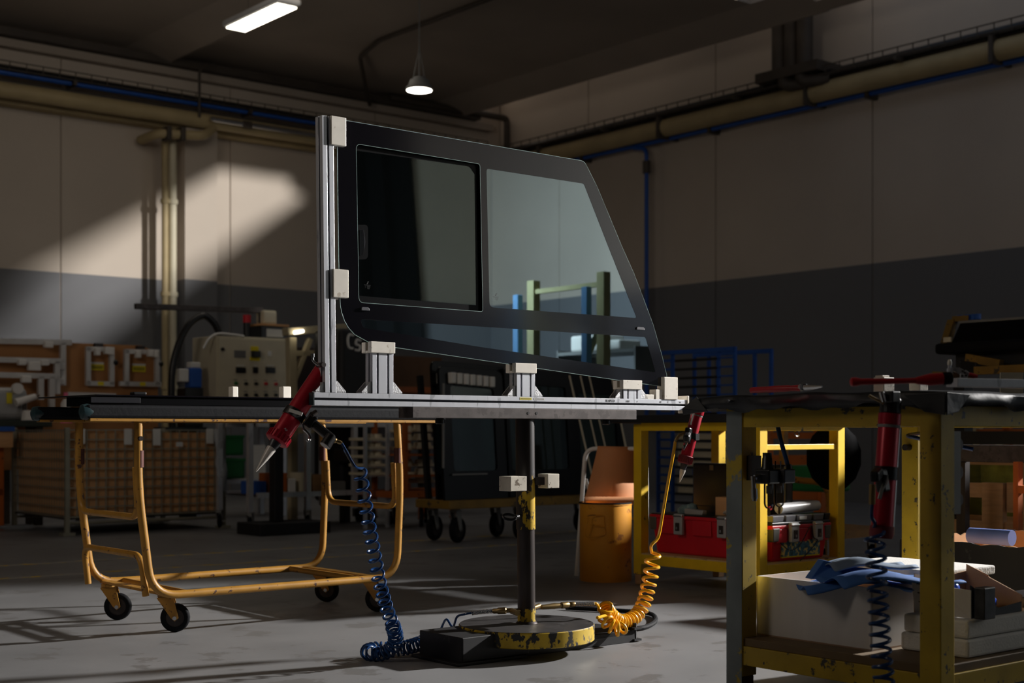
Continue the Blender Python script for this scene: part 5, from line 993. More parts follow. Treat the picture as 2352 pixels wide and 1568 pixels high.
# stand under the cabinet
SD = thing('cabinet_stand', 'aluminium profile stand carrying the control cabinet, with crates on its shelf', 'stand', ((a[0]+b[0])/2, VC+.25, 0))
for u in (a[0]+.05, b[0]-.03):
    for v in (VC+.05, VC+.5): part('leg', MB().box(u-.025, u+.025, v-.025, v+.025, 0, .95), 'alu', SD)
part('top', MB().box(a[0]-.02, b[0]+.4, VC, VC+.55, .95, .995), 'alu', SD); part('shelf', MB().box(a[0], b[0]+.35, VC+.02, VC+.53, .34, .38), 'alu', SD)
for i, (x, z, lab) in enumerate(((533, .62, 'green plastic crate under the cabinet, upper of the stack'), (536, .39, 'green plastic crate under the cabinet, lower of the stack'))):
    p = cp(x, 1000); T = thing('plastic_crate', lab, 'crate', (p[0], VC+.2, z)); m_ = MB(); L, D_, H_ = .3, .35, .2
    for bx in ((p[0]-L/2, p[0]+L/2, VC+.05, VC+.07, z, z+H_), (p[0]-L/2, p[0]+L/2, VC+.38, VC+.4, z, z+H_), (p[0]-L/2, p[0]-L/2+.02, VC+.05, VC+.4, z, z+H_), (p[0]+L/2-.02, p[0]+L/2, VC+.05, VC+.4, z, z+H_), (p[0]-L/2, p[0]+L/2, VC+.05, VC+.4, z, z+.02)): m_.box(*bx)
    part('shell', m_, 'green', T); part('rim', MB().box(p[0]-L/2-.012, p[0]+L/2+.012, VC+.04, VC+.052, z+H_-.03, z+H_), 'green', T, bev=.003)
p = cp(602, 1031); solo('white_box', 'small white box on the shelf under the control cabinet', 'box', MB().box(p[0]-.07, p[0]+.07, VC+.05, VC+.2, .381, .381+.0+.34), 'whitetag', bev=.004)
# goods and arm on top of the cabinet
p = Vector(cp(310, 703, VC+.2)); q = Vector(cp(604, 713, VC+.2))
AR = thing('swing_arm', 'long grey swing arm with a cream motor head above the control cabinet', 'machine', (q.x, VC+.2, zt_))
part('boom', MB().bar(p, q, .05, .055), 'rawsteel', AR, bev=.005); part('motor_head', MB().box(q.x-.04, q.x+.12, VC+.12, VC+.28, cp(600, 745, VC+.2)[2], cp(600, 713, VC+.2)[2]), 'cream', AR, bev=.02); part('motor_cap', MB().cyl((q.x+.09, VC+.2, cp(600, 740)[2]), (q.x+.09, VC+.2, cp(600, 708)[2]), .05, n=14), 'white', AR, smooth=True)
part('column', MB().cyl((q.x-.02, VC+.2, zt_), (q.x-.02, VC+.2, q.z), .03, n=12), 'darksteel', AR); p = Vector(cp(567, 770, VC+.15)); part('red_cylinder', MB().cyl((p.x, VC+.15, cp(567, 738)[2]), (p.x, VC+.15, cp(567, 720)[2]), .04, n=14), 'redpl', AR, smooth=True); part('black_cylinder', MB().cyl((p.x, VC+.15, zt_), (p.x, VC+.15, cp(567, 738)[2]), .037, n=14), 'black', AR, smooth=True)
p = cp(600, 770, VC+.1); q = cp(662, 746, VC+.1); T = thing('electrical_box', 'dark electrical box with a pale label on top of the control cabinet', 'box', ((p[0]+q[0])/2, VC+.2, zt_)); part('box', MB().box(p[0], q[0]-.05, VC+.1, VC+.35, zt_, q[2]-.02), 'black', T, bev=.006); part('label', MB().box(p[0]+.06, q[0]-.06, VC+.096, VC+.1, zt_+.02, q[2]-.05), 'whitetag', T); part('cover', MB().box(p[0]-.03, q[0], VC+.08, VC+.36, q[2]-.02, q[2]), 'card', T)
part('cable', MB().tube(spline([cp(467, 800, VC), cp(480, 778, VC), cp(500, 766, VC), cp(535, 768, VC), cp(560, 772, VC)], 6), .012, 6), 'whitetag', CC, smooth=True)
solo('hose', 'thick black hose arching over the left of the control cabinet', 'hose', MB().tube(spline([cp(397, 1000, VC+.1), cp(394, 880, VC+.1), cp(404, 810, VC+.1), cp(430, 750, VC+.1), cp(465, 725, VC+.1), cp(490, 740, VC+.1), cp(506, 770, VC+.1)], 8), .034, 10), 'black', smooth=True)
p = cp(443, 855, VC+.1); T = thing('blue_pump', 'blue pump unit with a white cap left of the control cabinet', 'pump', (p[0], VC+.1, .9)); part('pump_body', MB().box(p[0]-.06, p[0]+.07, VC+.04, VC+.16, cp(0, 880)[2], cp(0, 830)[2]), 'bluepipe', T, bev=.012); part('cap', MB().box(p[0]-.045, p[0]+.06, VC+.05, VC+.15, cp(0, 830)[2], cp(0, 815)[2]), 'whitetag', T, bev=.01); part('base', MB().box(p[0]-.12, p[0]+.08, VC+.03, VC+.2, .9, cp(0, 880)[2]), 'black', T, bev=.01); q = cp(418, 850, VC+.1); part('gauge_box', MB().box(q[0]-.05, q[0]+.05, VC+.05, VC+.12, cp(0, 866)[2], cp(0, 833)[2]), 'whitetag', T, bev=.01); part('bench_plate', MB().box(q[0]-.2, p[0]+.1, VC-.0, VC+.3, .86, .9), 'black', T); part('post', MB().box(p[0]-.1, p[0]+.04, VC+.1, VC+.2, 0, .86), 'black', T)
# pale machine frame with a diagonal brace between cabinet and jig
VF = 11.5
def fp(x, y): q = pv(x, y, VF); return Vector(q)
T = thing('machine_frame', 'pale steel machine frame with a diagonal brace seen left of the jig post', 'machine', fp(690, 990)); h_ = (0, .06, 0)
part('top_beam', MB().bar(fp(655, 762), fp(790, 752), .12, .07), 'creamd', T, bev=.006); part('upright', MB().bar(fp(668, 775), fp(672, 1000), .08, .08), 'creamd', T, bev=.005); part('brace', MB().bar(fp(712, 778), fp(672, 880), .06, .045), 'creamd', T, bev=.004); part('cross_beam', MB().bar(fp(668, 812), fp(790, 808), .06, .05), 'creamd', T, bev=.004); part('back_panel', MB().bar(fp(700, 880)+Vector((0, .2, 0)), fp(790, 880)+Vector((0, .2, 0)), .02, .7), mat('purple_grey', (92, 82, 84), .7), T); part('lower_beam', MB().bar(fp(672, 985), fp(790, 985), .08, .08), 'creamd', T); part('leg', MB().bar(fp(672, 990), (fp(672, 990).x, VF, 0), .07, .07), 'creamd', T)
p = fp(675, 764); solo('glow_bar', 'small glowing bar under the top beam of the pale machine frame', 'lamp', MB().bar(fp(664, 765)+Vector((0, -.09, 0)), fp(686, 761)+Vector((0, -.09, 0)), .03, .03), 'tube', bev=.008)  # emissive bar drawn for the lit spot on the top rail
# black rack cover with white marks behind the corner of the window
VK = 10.9
p = Vector(pv(783, 752, VK)); q = Vector(pv(843, 752, VK)); T = thing('covered_rack', 'black covered rack with white painted marks behind the lower left corner of the window', 'rack', ((p.x+q.x)/2, VK+.2, 0)); part('cover', MB().box(p.x, q.x+.05, VK, VK+.5, .2, p.z), 'mattblack', T, bev=.05, seg=3)
for x in (792, 838): q = pv(x, 1000, VK+.25); part('leg', MB().box(q[0]-.03, q[0]+.03, VK+.2, VK+.3, 0, .2), 'darksteel', T)
mk = lambda pts: [pv(x, y, VK-.004) for x, y in pts]
part('painted_mark', MB().tube(spline(mk([(812, 770), (803, 768), (799, 780), (802, 797), (811, 800)]), 5), .012, 5), 'whitetag', T); part('painted_mark', MB().tube(spline(mk([(829, 782), (820, 780), (818, 790), (827, 794), (825, 804), (815, 803)]), 5), .012, 5), 'whitetag', T)
T = thing('cardboard_stack', 'brown cardboard bale on an orange rail seen under the window between the jig uprights', 'carton', pv(940, 980, 11.6)); p = pv(845, 800, 11.6); q = pv(1015, 890, 11.6); part('bale', MB().box(p[0], q[0], 11.6, 12.1, .9, 1.62), mat('dark_brown_card', (110, 80, 56), .8), T); part('orange_rail', MB().box(p[0], q[0], 11.57, 11.6, q[2]-.06, q[2]), 'orange', T); part('base_frame', MB().box(p[0], q[0], 11.6, 12.1, .8, .9), 'darksteel', T)
for u in (p[0]+.05, q[0]-.05): part('leg', MB().box(u-.04, u+.04, 11.8, 11.9, 0, .8), 'darksteel', T)
# profile cart behind the trolley
VP = 10.6
def pp(x, y): return Vector(pv(x, y, VP))
PC = thing('profile_cart', 'grey aluminium profile cart on casters behind the ochre trolley', 'cart', (pp(770, 0).x, VP+.3, 0)); L0 = pp(706, 0).x; L1 = pp(896, 0).x
for u in (L0, (L0+L1)/2+.05, L1):
    for v in (VP, VP+.55): part('leg', MB().box(u-.022, u+.022, v-.022, v+.022, .17, .94), 'alu', PC)
for z in (.31, .92):
    for v in (VP, VP+.55): part('rail', MB().box(pp(590, 0).x, L1, v-.02, v+.02, z-.022, z+.022), 'alu', PC)
part('shelf', MB().box(pp(590, 0).x, L1, VP, VP+.55, .30, .31), 'darksteel', PC); part('cart_top', MB().box(pp(590, 0).x, L1, VP-.02, VP+.57, .942, .965), 'alu', PC)
L2 = pp(574, 0).x
for v in (VP, VP+.55): part('leg', MB().box(L2-.022, L2+.022, v-.022, v+.022, .17, .94), 'alu', PC)
for u in (L2, L0, L1):
    for v in (VP, VP+.55): caster(PC, u, v, .17, .125, .8, fork='greyplastic')
def cart_item(name, lab, cat, x0, x1, y1, m, z=.312, dv=.15, dep=.2, bev=.006):
    p = pp(x0, 0).x; q = pp(x1, 0).x; return solo(name, lab, cat, MB().box(p, q, VP+dv, VP+dv+dep, z, Vector(pv(x0, y1, VP+dv)).z), m, bev=bev)
cart_item('storage_box', 'tan storage box on the lower shelf of the profile cart beside its leg', 'box', 712, 737, 1085, 'tray')
cart_item('storage_box', 'white storage box at the left of the tan one on the profile cart', 'box', 683, 700, 1098, 'white')
cart_item('storage_box', 'brown carton in the middle of the lower shelf of the profile cart', 'box', 740, 775, 1090, 'card')
cart_item('storage_box', 'orange box at the left end of the profile cart shelf', 'box', 640, 680, 1086, 'orange')
cart_item('storage_box', 'dark blue box leaning at the left end of the profile cart shelf', 'box', 598, 632, 1105, 'bluepipe')
cart_item('storage_box', 'pale box low at the right end of the profile cart shelf', 'box', 780, 815, 1105, 'greyplastic')
p = pp(820, 1047); solo('black_bin', 'black storage bin hung between the legs of the profile cart', 'bin', MB().box(pp(806, 0).x, pp(850, 0).x, VP+.05, VP+.3, pp(0, 1075).z, pp(0, 1040).z), 'black', bev=.01)
BT = thing('base_block', 'low black machine base on the floor under the cart', 'machine', (pp(590, 0).x, VP-.1, 0)); part('plinth', MB().box(pp(530, 0).x, pp(690, 0).x, VP-.5, VP-.1, 0, .1), 'mattblack', BT, bev=.01); part('column', MB().box(pp(585, 0).x, pp(606, 0).x, VP-.34, VP-.24, .1, .93), 'mattblack', BT, bev=.01)
# stacks of white trays
def tray(x0, x1, y, v, lab, grp, i):
    p = pv(x0, y, v); q = pv(x1, y, v); T = thing('part_tray', lab, 'tray', ((p[0]+q[0])/2, v+.15, p[2])); part('tray_body', MB().box(p[0], q[0], v, v+.3, p[2]-.012, p[2]+.014), 'tray', T, bev=.005)
    for k in (.3, .72): u = p[0]*(1-k)+q[0]*k; part('pad', MB().cyl((u, v+.06, p[2]+.014), (u, v+.06, p[2]+.05), .05, .042, n=12), 'tray', T, smooth=True)
    return T
i = 0; pos = ['topmost', 'second from the top', 'third from the top', 'fourth from the top', 'fifth from the top', 'sixth from the top', 'lowest']
for k, y in enumerate((1009, 1029, 1049, 1069, 1089)): tray(843, 886, y, 10.35, 'cream tray in the stack left of the ochre trolley leg, '+(pos[k] if k < 4 else 'lowest'), 'stacked cream trays', i)
for k, y in enumerate((988, 1008, 1028)): tray(957, 1000, y, 10.2, 'cream tray in the stack above the orange trolley shelf, '+('topmost', 'middle', 'lowest')[k], 'stacked cream trays', i)
for k, y in enumerate((1068, 1088, 1106)): tray(961, 1002, y, 10.2, 'cream tray in the stack below the orange trolley shelf, '+('topmost', 'middle', 'lowest')[k], 'stacked cream trays', i)
for k, y in enumerate((990, 1009, 1030, 1068)): tray(934, 948, y, 10.25, 'narrow cream tray beside the orange trolley post, '+('topmost', 'second from the top', 'third from the top', 'lowest')[k], 'stacked cream trays', i)
SR = thing('tray_rack', 'slim grey rack holding the left stack of cream trays', 'rack', (pv(865, 0, 10.5)[0], 10.5, 0))
for x in (839, 890):
    for v in (10.34, 10.66): u = pv(x, 0, v)[0]; part('leg', MB().box(u-.014, u+.014, v-.014, v+.014, 0, .93), 'alu', SR)
for y in (1009, 1029, 1049, 1069, 1089): z = pv(865, y, 10.35)[2]-.014; part('runner', MB().box(pv(839, 0, 10.34)[0], pv(890, 0, 10.34)[0], 10.345, 10.36, z-.006, z), 'alu', SR)
OT = thing('orange_trolley', 'orange steel trolley on casters holding cream trays, left of the black glass rack', 'trolley', (pv(965, 0, 10.3)[0], 10.4, 0)); o0 = pv(908, 0, 10.1)[0]; o1 = pv(1062, 0, 10.1)[0]
for x in (930,):
    for v in (10.12, 10.6): u = pv(x, 0, 10.12)[0]; part('post', MB().box(u-.02, u+.02, v-.02, v+.02, .3, 1.0), 'orange', OT)
part('deck', MB().box(o0, o1, 10.1, 10.65, .27, .33), 'orange', OT, bev=.004); z = pv(970, 1043, 10.1)[2]; part('shelf', MB().box(pv(930, 0, 10.1)[0], pv(1005, 0, 10.1)[0]+.05, 10.1, 10.6, z-.015, z), 'orange', OT); part('shelf', MB().box(pv(930, 0, 10.1)[0], pv(1005, 0, 10.1)[0]+.05, 10.1, 10.6, pv(0, 1120, 10.1)[2], pv(0, 1114, 10.1)[2]), 'orange', OT); part('brace', MB().bar(pv(908, 1120, 10.15), pv(928, 1080, 10.15), .03, .03), 'orange', OT)
u = pv(1004, 0, 10.1)[0]; part('post', MB().box(u+.02, u+.05, 10.12, 10.16, .3, 1.0), 'orange', OT); part('post', MB().box(u+.02, u+.05, 10.58, 10.62, .3, 1.0), 'orange', OT)
for x in (920, 968, 1040):
    for v in (10.16, 10.58): caster(OT, pv(x, 0, 10.16)[0], v, .27, .16, 1.0, fork='orange')
# ================================================================== glass rack behind the stand
VR = 8.5
def rp(x, y, v=VR): return Vector(pv(x, y, v))
GR = thing('glass_trolley', 'yellow platform trolley on big casters carrying black window frames behind the stand', 'trolley', (rp(1200, 0).x, VR+.3, 0)); r0 = rp(1040, 0).x-.05; r1 = rp(1425, 0).x
part('deck', MB().box(r0, r1, VR-.02, VR+.42, .265, .33), 'deck', GR, bev=.004)
for u in (r0+.12, r0+.75, r1-.15):
    for v in (VR+.06, VR+.36): caster(GR, u, v, .265, .2, .35, .045, fork='greyplastic')
part('a_frame', MB().bar((r1-.1, VR+.38, .33), (r1-.1, VR+.5, 1.3), .04, .04), 'mattblack', GR); part('a_frame', MB().bar((r0+.1, VR+.38, .33), (r0+.1, VR+.5, 1.3), .04, .04), 'mattblack', GR)
def winframe(lab, x0, x1, yt, yb, dv, px0, px1, pyt, pyb, lean=.08):
    v = VR+dv; a = rp(x0, 0, v).x; b = rp(x1, 0, v).x; zt_ = rp(x0, yt, v).z; zb_ = .331; T = thing('stored_window', lab, 'window pane', ((a+b)/2, v, zb_)); f = lambda x, z: (x, v+(z-zb_)*lean, z)
    i0 = rp(px0, 0, v).x; i1 = rp(px1, 0, v).x; jt = rp(px0, pyt, v).z; jb = rp(px0, pyb, v).z
    o_ = roundpoly([(a, zb_), (b, zb_), (b, zt_-.03, .06), (a, zt_, .06)]); h_ = roundpoly([(i0, jb, .03), (i1, jb, .03), (i1, jt-.02, .03), (i0, jt, .03)])
    part('frame', MB().prism([f(p.x, p.y) for p in o_], (0, .03, 0), [[f(p.x, p.y) for p in h_]]), 'blackglass', T, bev=.004); part('pane', MB().prism([(q[0], q[1]+.012, q[2]) for q in [f(p.x, p.y) for p in h_]], (0, .003, 0)), 'bgpane', T); return T, a, b, zt_
T, a, b, zt_ = winframe('black framed window on the glass trolley, left of the stand tube, with a pale edge strip', 1022, 1168, 838, 1170, .05, 1047, 1146, 884, 1082)
part('edge_strip', MB().bar((rp(1026, 880).x, VR+.04, rp(1026, 880).z), (rp(1026, 1075).x, VR+.045, rp(1026, 1075).z), .014, .012), 'greyplastic', T); part('bottom_clip', MB().box(rp(1048, 0).x, rp(1128, 0).x, VR+.045, VR+.05, rp(0, 1116).z-.006, rp(0, 1114).z), 'greyplastic', T)
winframe('black framed window on the glass trolley, right of the stand tube, with a greenish pane', 1172, 1335, 842, 1170, .14, 1180, 1312, 880, 1080); winframe('black framed window farthest right on the glass trolley behind the white slats', 1300, 1440, 850, 1175, .26, 1340, 1425, 900, 1100)
winframe('black framed window stacked behind the left one on the glass trolley', 1006, 1180, 826, 1165, .2, 1060, 1160, 880, 1090)
for i, x in enumerate((1308, 1333, 1353, 1405)):
    p = Vector(pv(x, 862, VR-.03)); q = Vector(pv(x+52 if i < 3 else x+45, 1095, VR-.18)); q.z = max(q.z, .5); q.z = .333 if False else q.z
    w_ = (.028, .014, .014, .022)[i]; solo('spacer_lath', ('widest white slat leaning on the glass trolley, leftmost of four', 'second white slat from the widest, leaning on the glass trolley', 'third white slat from the widest, leaning on the glass trolley', 'white slat farthest from the widest, leaning on the glass trolley')[i], 'slat', MB().bar(p, q+(q-p)*.18, w_, .01), 'tray', bev=.001)
T = thing('foam_strips', 'bundle of pale foam strips on top of the stored black windows', 'foam strips', rp(1085, 835, VR+.1)); 
for k in range(7): u = rp(1034+k*15, 0, VR+.1).x; part('foam_strip', MB().box(u, u+.045, VR+.08, VR+.35, rp(0, 850).z-.012*k*.3, rp(0, 818).z-.004*k), 'foam', T, bev=.006)
# folding ladder and drum
D_ = 8.05; V = lambda x, y, dz=0: Vector(pd(x, y, D_+dz))
fy = 990+CAMH*F/D_
LD = thing('step_ladder', 'folded white metal step ladder standing behind the ochre drum', 'ladder', (V(1400, fy, .15).x, V(1400, fy, .15).y, 0))
fa = Vector(pz(1324, 1322, 0.0)); part('front_frame', MB().tube(arc([fa, V(1345, 1030, .25), V(1484, 1030, .05), (V(1486, 1320, .05).x, V(1486, 1320, .05).y, 0)], .07, 8), .013, 8), 'white', LD, smooth=True)
fb = V(1334, 1250, .45); part('rear_frame', MB().tube([V(1346, 1100, .3), V(1356, 1140, .34), (fb.x, fb.y, 0.0)], .010, 8), 'white', LD, smooth=True); part('rung', MB().bar(V(1340, 1190, .25), V(1484, 1190, .08), .06, .012), 'white', LD)
dc = V(1391, fy); dc.z = 0; DR = .15; ztp = pd(1391, 1153, D_)[2]
DM = thing('waste_drum', 'ochre steel drum used as a bin with brown paper standing in it', 'bin', dc); part('drum_shell', MB().lathe(dc, (0, 0, 1), [(0, DR*.985), (.012, DR), (ztp-.012, DR), (ztp-.012, DR+.004), (ztp, DR+.004), (ztp, DR-.006), (.02, DR-.006)], 36), 'drum', DM, smooth=True); part('rim', MB().lathe(dc+Vector((0, 0, ztp-.006)), (0, 0, 1), [(0, DR+.005), (.008, DR+.005), (.008, DR-.004)], 36, caps=False), 'rubber', DM, smooth=True)
hx_ = lambda x, y: V(x, y, -.152); part('wire_handle', MB().tube(spline([hx_(1346, 1207), hx_(1350, 1195), hx_(1352, 1184), hx_(1384, 1184), hx_(1387, 1195), hx_(1389, 1207)], 5)+spline([hx_(1388, 1210), hx_(1350, 1206), hx_(1347, 1232), hx_(1388, 1228), hx_(1388, 1212)], 5), .0032, 6), 'drum', DM, smooth=True)
px_ = lambda x, y, z_: V(x, y, z_); pr = MB(); n = 16; rows = []
for i in range(n+1):
    t = i/n; y = 1024+(1146-1024)*t; xl = 1373-30*t**1.1; dz = .10-.10*t+.012*sin(t*7); rows += [px_(xl, y, dz), px_((xl+1462)/2, y+1, dz-.012), px_(1462, y+2, dz+.01)]
pr.add(rows, [(i*3+k, i*3+k+1, i*3+k+4, i*3+k+3) for i in range(n) for k in (0, 1)])
o_ = solo('brown_paper', 'brown paper sheet draped from the ladder top down to the ochre drum', 'paper', pr, 'card2', smooth=True); md = o_.modifiers.new('thick', 'SOLIDIFY'); md.thickness = .003
rl_ = MB(); a = V(1343, 1150, -.06); b = V(1452, 1150, -.02); rl_.cyl(a, b, .024, n=16); solo('paper_roll', 'ribbed brown paper roll lying across the mouth of the ochre drum', 'roll', rl_, mat('ribbed_card', (206, 144, 98), .75, var=.16, scale=40, streak=(30, 1, 1)), smooth=True)
# blue rack by the right wall
UBk = 9.5
def kp_(x, y): return Vector(pu(x, y, UBk))
BR = thing('blue_rack', 'blue steel rack with many thin shelves in front of the right wall', 'rack', (UBk+.2, kp_(1600, 0).y, 0)); yb0 = kp_(1512, 0).y; yb1 = kp_(1688, 0).y; zt_ = kp_(1650, 798).z
for x in (1512, 1545, 1650, 1688):
    y = kp_(x, 0).y
    for u in (UBk, UBk+.5): part('post', MB().box(u-.014, u+.014, y-.014, y+.014, 0, zt_), 'bluepipe', BR)
for u in (UBk, UBk+.5): part('top_rail', MB().box(u-.02, u+.02, yb1, yb0, zt_-.04, zt_), 'bluepipe', BR)
z = zt_-.09; k = 0
while z > .15:
    part('shelf_arm', MB().box(UBk-.015, UBk+.01, kp_(1660, 0).y+.05, kp_(1552, 0).y, z-.022, z), 'mattblack', BR); part('shelf_rail', MB().box(UBk-.018, UBk+.018, yb1, kp_(1650, 0).y, z-.012, z+.002), 'bluepipe', BR); part('shelf_rail', MB().box(UBk-.018, UBk+.018, kp_(1545, 0).y, yb0, z-.016, z+.006), 'bluepipe', BR)
    if k in (9, 10, 11, 12, 14, 15): part('stored_strip', MB().box(UBk+.012, UBk+.3, kp_(1645, 0).y, kp_(1555, 0).y, z+.001, z+.055), 'tray', BR)
    z -= .083; k += 1
# handled trolley, carton and sack behind the yellow table
T = thing('ochre_cart', 'ochre cart with a bent tube handle behind the right red toolbox', 'trolley', (7.4, 4.9, 0)); q = lambda x, y, d: Vector(pd(x, y, d))
part('handle', MB().tube(arc([q(1800, 990, 8.8), q(1803, 1100, 8.8), q(1905, 1108, 8.5), (q(1905, 1108, 8.5).x, q(1905, 1108, 8.5).y, .25)], .12), .02, 10), 'trolley', T, smooth=True); part('post', MB().box(*(lambda p: (p.x-.02, p.x+.02, p.y-.02, p.y+.02, .2, .98))(q(1800, 1000, 8.8))), 'trolley', T); part('deck', MB().box(q(1800, 0, 8.8).x-.1, q(1800, 0, 8.8).x+.6, q(1800, 0, 8.8).y-.4, q(1800, 0, 8.8).y+.3, .2, .25), 'trolley', T)
for du in (0, .5):
    for dv in (-.3, .2): caster(T, q(1800, 0, 8.8).x+du, q(1800, 0, 8.8).y+dv, .2, .14, .5, fork='trolley')
T = thing('orange_rack', 'orange steel rack far behind the yellow table', 'rack', (9, 6, 0)); a = q(1760, 1000, 11); b = q(1885, 1000, 11)
for p in (a, b):
    part('post', MB().box(p.x-.04, p.x+.04, p.y-.04, p.y+.04, 0, 1.0), 'orange', T)
for y in (1000, 1062, 1130): part('rail', MB().bar((a.x, a.y, q(0, y, 11).z), (b.x, b.y, q(0, y, 11).z), .06, .12 if y != 1000 else .05), 'orange', T)
a = q(1800, 1095, 9.6); b = q(1880, 1068, 9.6); solo('green_bin', 'green plastic bin with a white edge behind the yellow table', 'bin', MB().box(a.x, b.x+.1, b.y-.2, a.y, .45, b.z), 'green', bev=.02)
a = q(1882, 1120, 7.9); b = q(1960, 990, 7.9); m_ = MB(); c_ = q(1915, 1050, 7.95); m_.ball((c_.x, c_.y, c_.z), .155, 14, (1, 1.0, 1.25)); T = solo('black_sack', 'black bin sack hanging behind the right legs of the yellow table', 'sack', m_.cyl((c_.x, c_.y, c_.z+.15), (c_.x, c_.y, c_.z+.24), .08, .05, n=12), mat('black_film', (6, 6, 7), .9, bump=.6, bscale=14, spec=.03), smooth=True)
# ================================================================== right background
UKb = 7.86
def gk(x, y): return Vector(pu(x, y, UKb))
BK = thing('panel_rack', 'rack of black panels with an ochre end frame behind the near table', 'rack', (UKb+.3, gk(2300, 0).y, 0)); y0 = gk(2166, 0).y; y1 = 2.9; zt_ = gk(2166, 742).z; zs = gk(2160, 803).z; lean = .10
def slab(name, ya, yb, za, zb, u, m, t=.04, bev=.004): return part(name, MB().hexa([(u, yb, za), (u+t, yb, za), (u+t, ya, za), (u, ya, za), (u+lean, yb, zb), (u+lean+t, yb, zb), (u+lean+t, ya, zb), (u+lean, ya, zb)]), m, BK, bev=bev)
slab('black_panel', y0-.06, y1, zs+.04, zt_, UKb+.0, 'blackglass'); slab('black_panel', y0-.02, y1, zs+.04, zt_-.03, UKb+.1, 'blackglass'); part('panel_edge', MB().box(UKb+lean-.005, UKb+lean+.05, y1, y0-.05, zt_, zt_+.015), 'greyplastic', BK)
part('padded_shelf', MB().box(UKb-.04, UKb+.4, y1, y0+.04, zs-.03, zs+.04), 'rubber', BK, bev=.02); part('nylon_pad', MB().box(UKb-.045, UKb-.03, gk(2193, 0).y, gk(2176, 0).y, zs+.045, zs+.075), 'tray', BK)
slab('end_frame', y0+.03, y0-.02, zs-.0, zt_+.03, UKb-.01, 'deck', .06); part('end_cap_rail', MB().box(UKb+lean, UKb+lean+.06, y0-.12, y0+.0, zt_+.015, zt_+.05), 'deck', BK)  # end frame takes the darkened yellow to offset the key spot
for i, x in enumerate((2180, 2199, 2213, 2222)): p = gk(x, 734+i*2); part('foam_stub', MB().cyl((UKb+.12, p.y, zt_+.02), (UKb+.12, p.y, zt_+.055), .02, n=10), 'bluepipe', BK)
zl = gk(2200, 850).z; part('lower_panel', MB().box(UKb+.05, UKb+.3, y1, gk(2185, 0).y, zl, zs-.03), 'mattblack', BK)
for y in (y0-.05, y1+.1): part('post', MB().box(UKb+.1, UKb+.2, y-.04, y+.04, 0, zl), 'mattblack', BK)
part('ochre_arm', MB().bar(gk(2232, 822)+Vector((-.05, 0, 0)), gk(2310, 836)+Vector((-.05, 0, 0)), .05, .05), 'deck', BK); part('ochre_arm', MB().bar(gk(2258, 852)+Vector((-.08, 0, 0)), gk(2420, 845)+Vector((-.08, 0, 0)), .05, .05), 'deck', BK); part('black_clamp', MB().bar(gk(2220, 843)+Vector((-.06, 0, 0)), gk(2260, 848)+Vector((-.06, 0, 0)), .06, .08), 'black', BK, bev=.01); part('ochre_arm', MB().bar(gk(2155, 862)+Vector((-.05, 0, 0)), gk(2185, 864)+Vector((-.05, 0, 0)), .04, .05), 'deck', BK)
part('lower_deck', MB().box(UKb-.1, UKb+.5, y1, y0, .78, .86), 'mattblack', BK)
# black carton behind the near table
XB0, XB1, YB0, YB1 = 5.0, 5.8, 2.5, 3.50; h_ = .41
BC = thing('black_carton', 'big open black carton with a torn brown rim on the floor behind the near table', 'box', ((XB0+XB1)/2, (YB0+YB1)/2, 0))
def rag_wall(p, q, seed):
    rnd = random.Random(seed); n = 24; P = Vector(p); Q = Vector(q); nn = (Q-P).cross(Vector((0, 0, 1))).normalized()*.008; poly = [P, Q]+[P.lerp(Q, 1-i/n)+Vector((0, 0, h_-.012+rnd.random()*.014)) for i in range(n+1)]; return MB().prism(poly, nn)
for i, (p, q) in enumerate((((XB0, YB1, 0), (XB0, YB0, 0)), ((XB1, YB1, 0), (XB0, YB1, 0)), ((XB1, YB0, 0), (XB1, YB1, 0)), ((XB0, YB0, 0), (XB1, YB0, 0)))): part('carton_wall', rag_wall(p, q, i), 'mattblack', BC); nnv = (Vector(q)-Vector(p)).cross(Vector((0, 0, 1))).normalized()*.009; part('brown_lining', rag_wall(Vector(p)-nnv, Vector(q)-nnv, i+9), 'card', BC)
part('base', MB().box(XB0, XB1, YB0, YB1, .002, .01), 'card', BC)
a = pu(2228, 1232, XB0+.12); b = pu(2325, 1232, XB0+.12); solo('blue_roll', 'blue paper roll lying across the open black carton', 'roll', MB().cyl((XB0+.12, a[1], .43), (XB0+.12, b[1]-.0, .43), .032, n=18), mat('blue_roll_paper', (98, 120, 190), .6), smooth=True)
# timber crate, beam and orange post further right
UCr = 6.4
def cr(x, y): return Vector(pu(x, y, UCr))
TC2 = thing('timber_crate', 'open timber crate behind the black carton at the right edge', 'crate', (UCr+.3, cr(2280, 0).y, 0))
ya, yb = cr(2190, 0).y, cr(2420, 0).y
part('cross_board', MB().box(UCr, UCr+.03, cr(2262, 0).y, ya, cr(0+2230, 1142).z, cr(2230, 1108).z), 'wood', TC2, bev=.002); part('upright_board', MB().box(UCr-.02, UCr+.02, cr(2308, 0).y, cr(2260, 0).y, .1, cr(2280, 1108).z), 'wood', TC2, bev=.002); part('upright_board', MB().box(UCr+.0, UCr+.04, yb, cr(2312, 0).y, .45, cr(2320, 1108).z), 'wood', TC2); part('upright_board', MB().box(UCr+.1, UCr+.13, cr(2100, 0).y, cr(2060, 0).y, .05, .75), 'wood', TC2)
part('bottom_board', MB().box(UCr, UCr+.03, yb, ya, .30, .40), 'wood', TC2); part('base_runner', MB().box(UCr, UCr+.6, yb, ya+.3, 0.0, .1), 'wood', TC2); part('back_board', MB().box(UCr+.6, UCr+.63, yb, ya+.3, .1, .72), 'wood', TC2)
